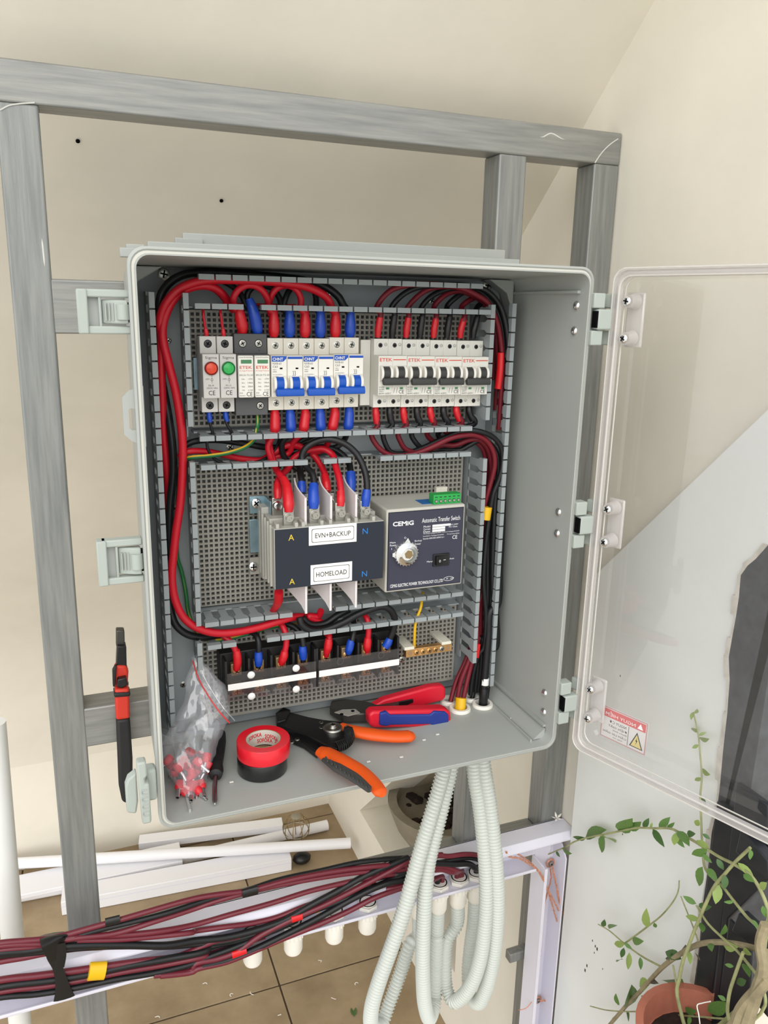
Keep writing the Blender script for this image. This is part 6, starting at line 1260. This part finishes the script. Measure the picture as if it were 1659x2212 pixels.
def leaf_mesh(kind):
    v_ = []; n = 5
    for i in range(n + 1):
        s_ = i / n; wd = .19 * math.sin(PI * s_ ** .85) ** .9 if 0 < i < n else 0; zz = -.12 * s_ * s_
        v_ += [(s_, -wd, zz + .10 * wd / .23 * .6), (s_, 0, zz), (s_, wd, zz + .10 * wd / .23 * .6)]
    f = []
    for i in range(n): f += [(3 * i, 3 * i + 1, 3 * i + 4, 3 * i + 3), (3 * i + 1, 3 * i + 2, 3 * i + 5, 3 * i + 4)]
    me = bpy.data.meshes.new('leaf'); me.from_pydata([Vector(p).to_tuple() for p in v_], [], f); me.polygons.foreach_set('use_smooth', [True] * len(f)); me.materials.append(M[kind]); return me
LM = [leaf_mesh(k) for k in ('leaf', 'leaf_dark', 'leaf_light', 'leaf')]
viewd = V(-.55, -.75, .35)
for i, (x0, y0, x1, y1_) in enumerate(lv):
    d = 384 - 46 * max(0, min(1, (x0 - 500) / 1100)) - rngp.uniform(0, 8)
    if y0 < 150: d = 387
    a = BX(x0, y0, d); b = BX(x1, y1_, d + rngp.uniform(-10, 6)); ax_ = b - a; L_ = ax_.length * 1.12; ax_.normalize()
    up = (viewd + V(rngp.uniform(-.6, .6), rngp.uniform(-.6, .6), rngp.uniform(-.2, .8))); up = (up - ax_ * up.dot(ax_)).normalized(); sd_ = up.cross(ax_)
    wsc = rngp.uniform(.75, 1.1) * (1.0 if L_ > 22 else 1.3)
    mt = Matrix(((ax_.x, sd_.x * wsc, up.x, 0), (ax_.y, sd_.y * wsc, up.y, 0), (ax_.z, sd_.z * wsc, up.z, 0), (0, 0, 0, 1)))
    ob = bpy.data.objects.new('leaf', LM[i % 4 if y0 > 0 else 2]); col.objects.link(ob); ob.parent = vine; org[ob] = org[vine]
    ob.matrix_local = Matrix.Translation((a - org[vine]) * S) @ mt @ Matrix.Scale(L_ * S, 4)
for i, (x0, y0, x1, y1_) in enumerate([(1130, 1010, 1060, 1100), (1000, 1100, 1040, 1060), (1210, 985, 1230, 1010), (1190, 1060, 1225, 1115), (930, 1230, 900, 1260), (850, 1350, 860, 1410)]):
    a = BX(x0, y0, 362); b = BX(x1, y1_, 355); c = BX(x0 + 30, y0 + 30, 352); MB().add([a, b, c, (a + b + c) / 3 + V(-6, -6, 4)], [(0, 1, 3), (1, 2, 3), (2, 0, 3)]).build('dry_leaf', 'dry_leaf', vine)
# pink flower beyond the gate and a white string on the pot
t = thing('pink_flower', 'pink and yellow blossom peeking in at the lower right', 'flower', P(1640, 2185, -120))
for k in range(5):
    a = 2 * PI * k / 5; c = P(1640, 2186, -120); MB().ball(c + V(9 * math.cos(a), 0, 9 * math.sin(a)), 8, 8, (1, .35, .8)).build('petal', 'petal' if k != 2 else 'yellow_tape', t)
cable('string', 'white string hanging over the rim of the terracotta pot', [BX(1290, 1375, 300), BX(1240, 1385, 300), BX(1205, 1400, 298), BX(1215, 1460, 296), BX(1225, 1540, 296)], .6, 'debris', cat='string')
# ================================================================== SCRAPS ON THE FLOOR AND FIXINGS
for i, (u, v) in enumerate(((443, 2128), (502, 2152), (545, 2146), (720, 2155), (602, 2190), (690, 2076), (340, 2200), (772, 2128))):
    c = PZ(u, v, FZ + 1.5); pts = [c + V(5 * math.cos(k * .8 + i), 6 * math.sin(k * .5 + i), 1 + 1.5 * math.sin(k * 1.3)) for k in range(5)]
    MB().tube(spline(pts, 5), .8, 6).build('plastic_shaving', 'debris', None, 'curled white plastic shaving on the tiles, %s' % ['left of the tile crossing', 'nearest the tile crossing on the left', 'just left of the upright joint', 'right of the upright joint near the bottom', 'beside the lower end of the upright joint', 'below the second gland', 'at the bottom edge left of the centre', 'under the empty glands'][i], 'debris', 'plastic shavings on the floor', loc=c)
c = PZ(765, 2196, FZ + 1); t = thing('fallen_leaf', 'green leaf fallen on the tiles left of the hoses', 'leaf', c)
ob = bpy.data.objects.new('blade', LM[1]); col.objects.link(ob); ob.parent = t; org[ob] = c; ob.scale = (.036, .04, .036); ob.rotation_euler = (0, 0, 1.3)
# small metal clip on the right post
c = P(1107, 2068, 196); MB().box(c.x - 6, 366, 194, 210, c.z - 10, c.z + 8).build('clip', 'steel_v', fr, bevel=2)
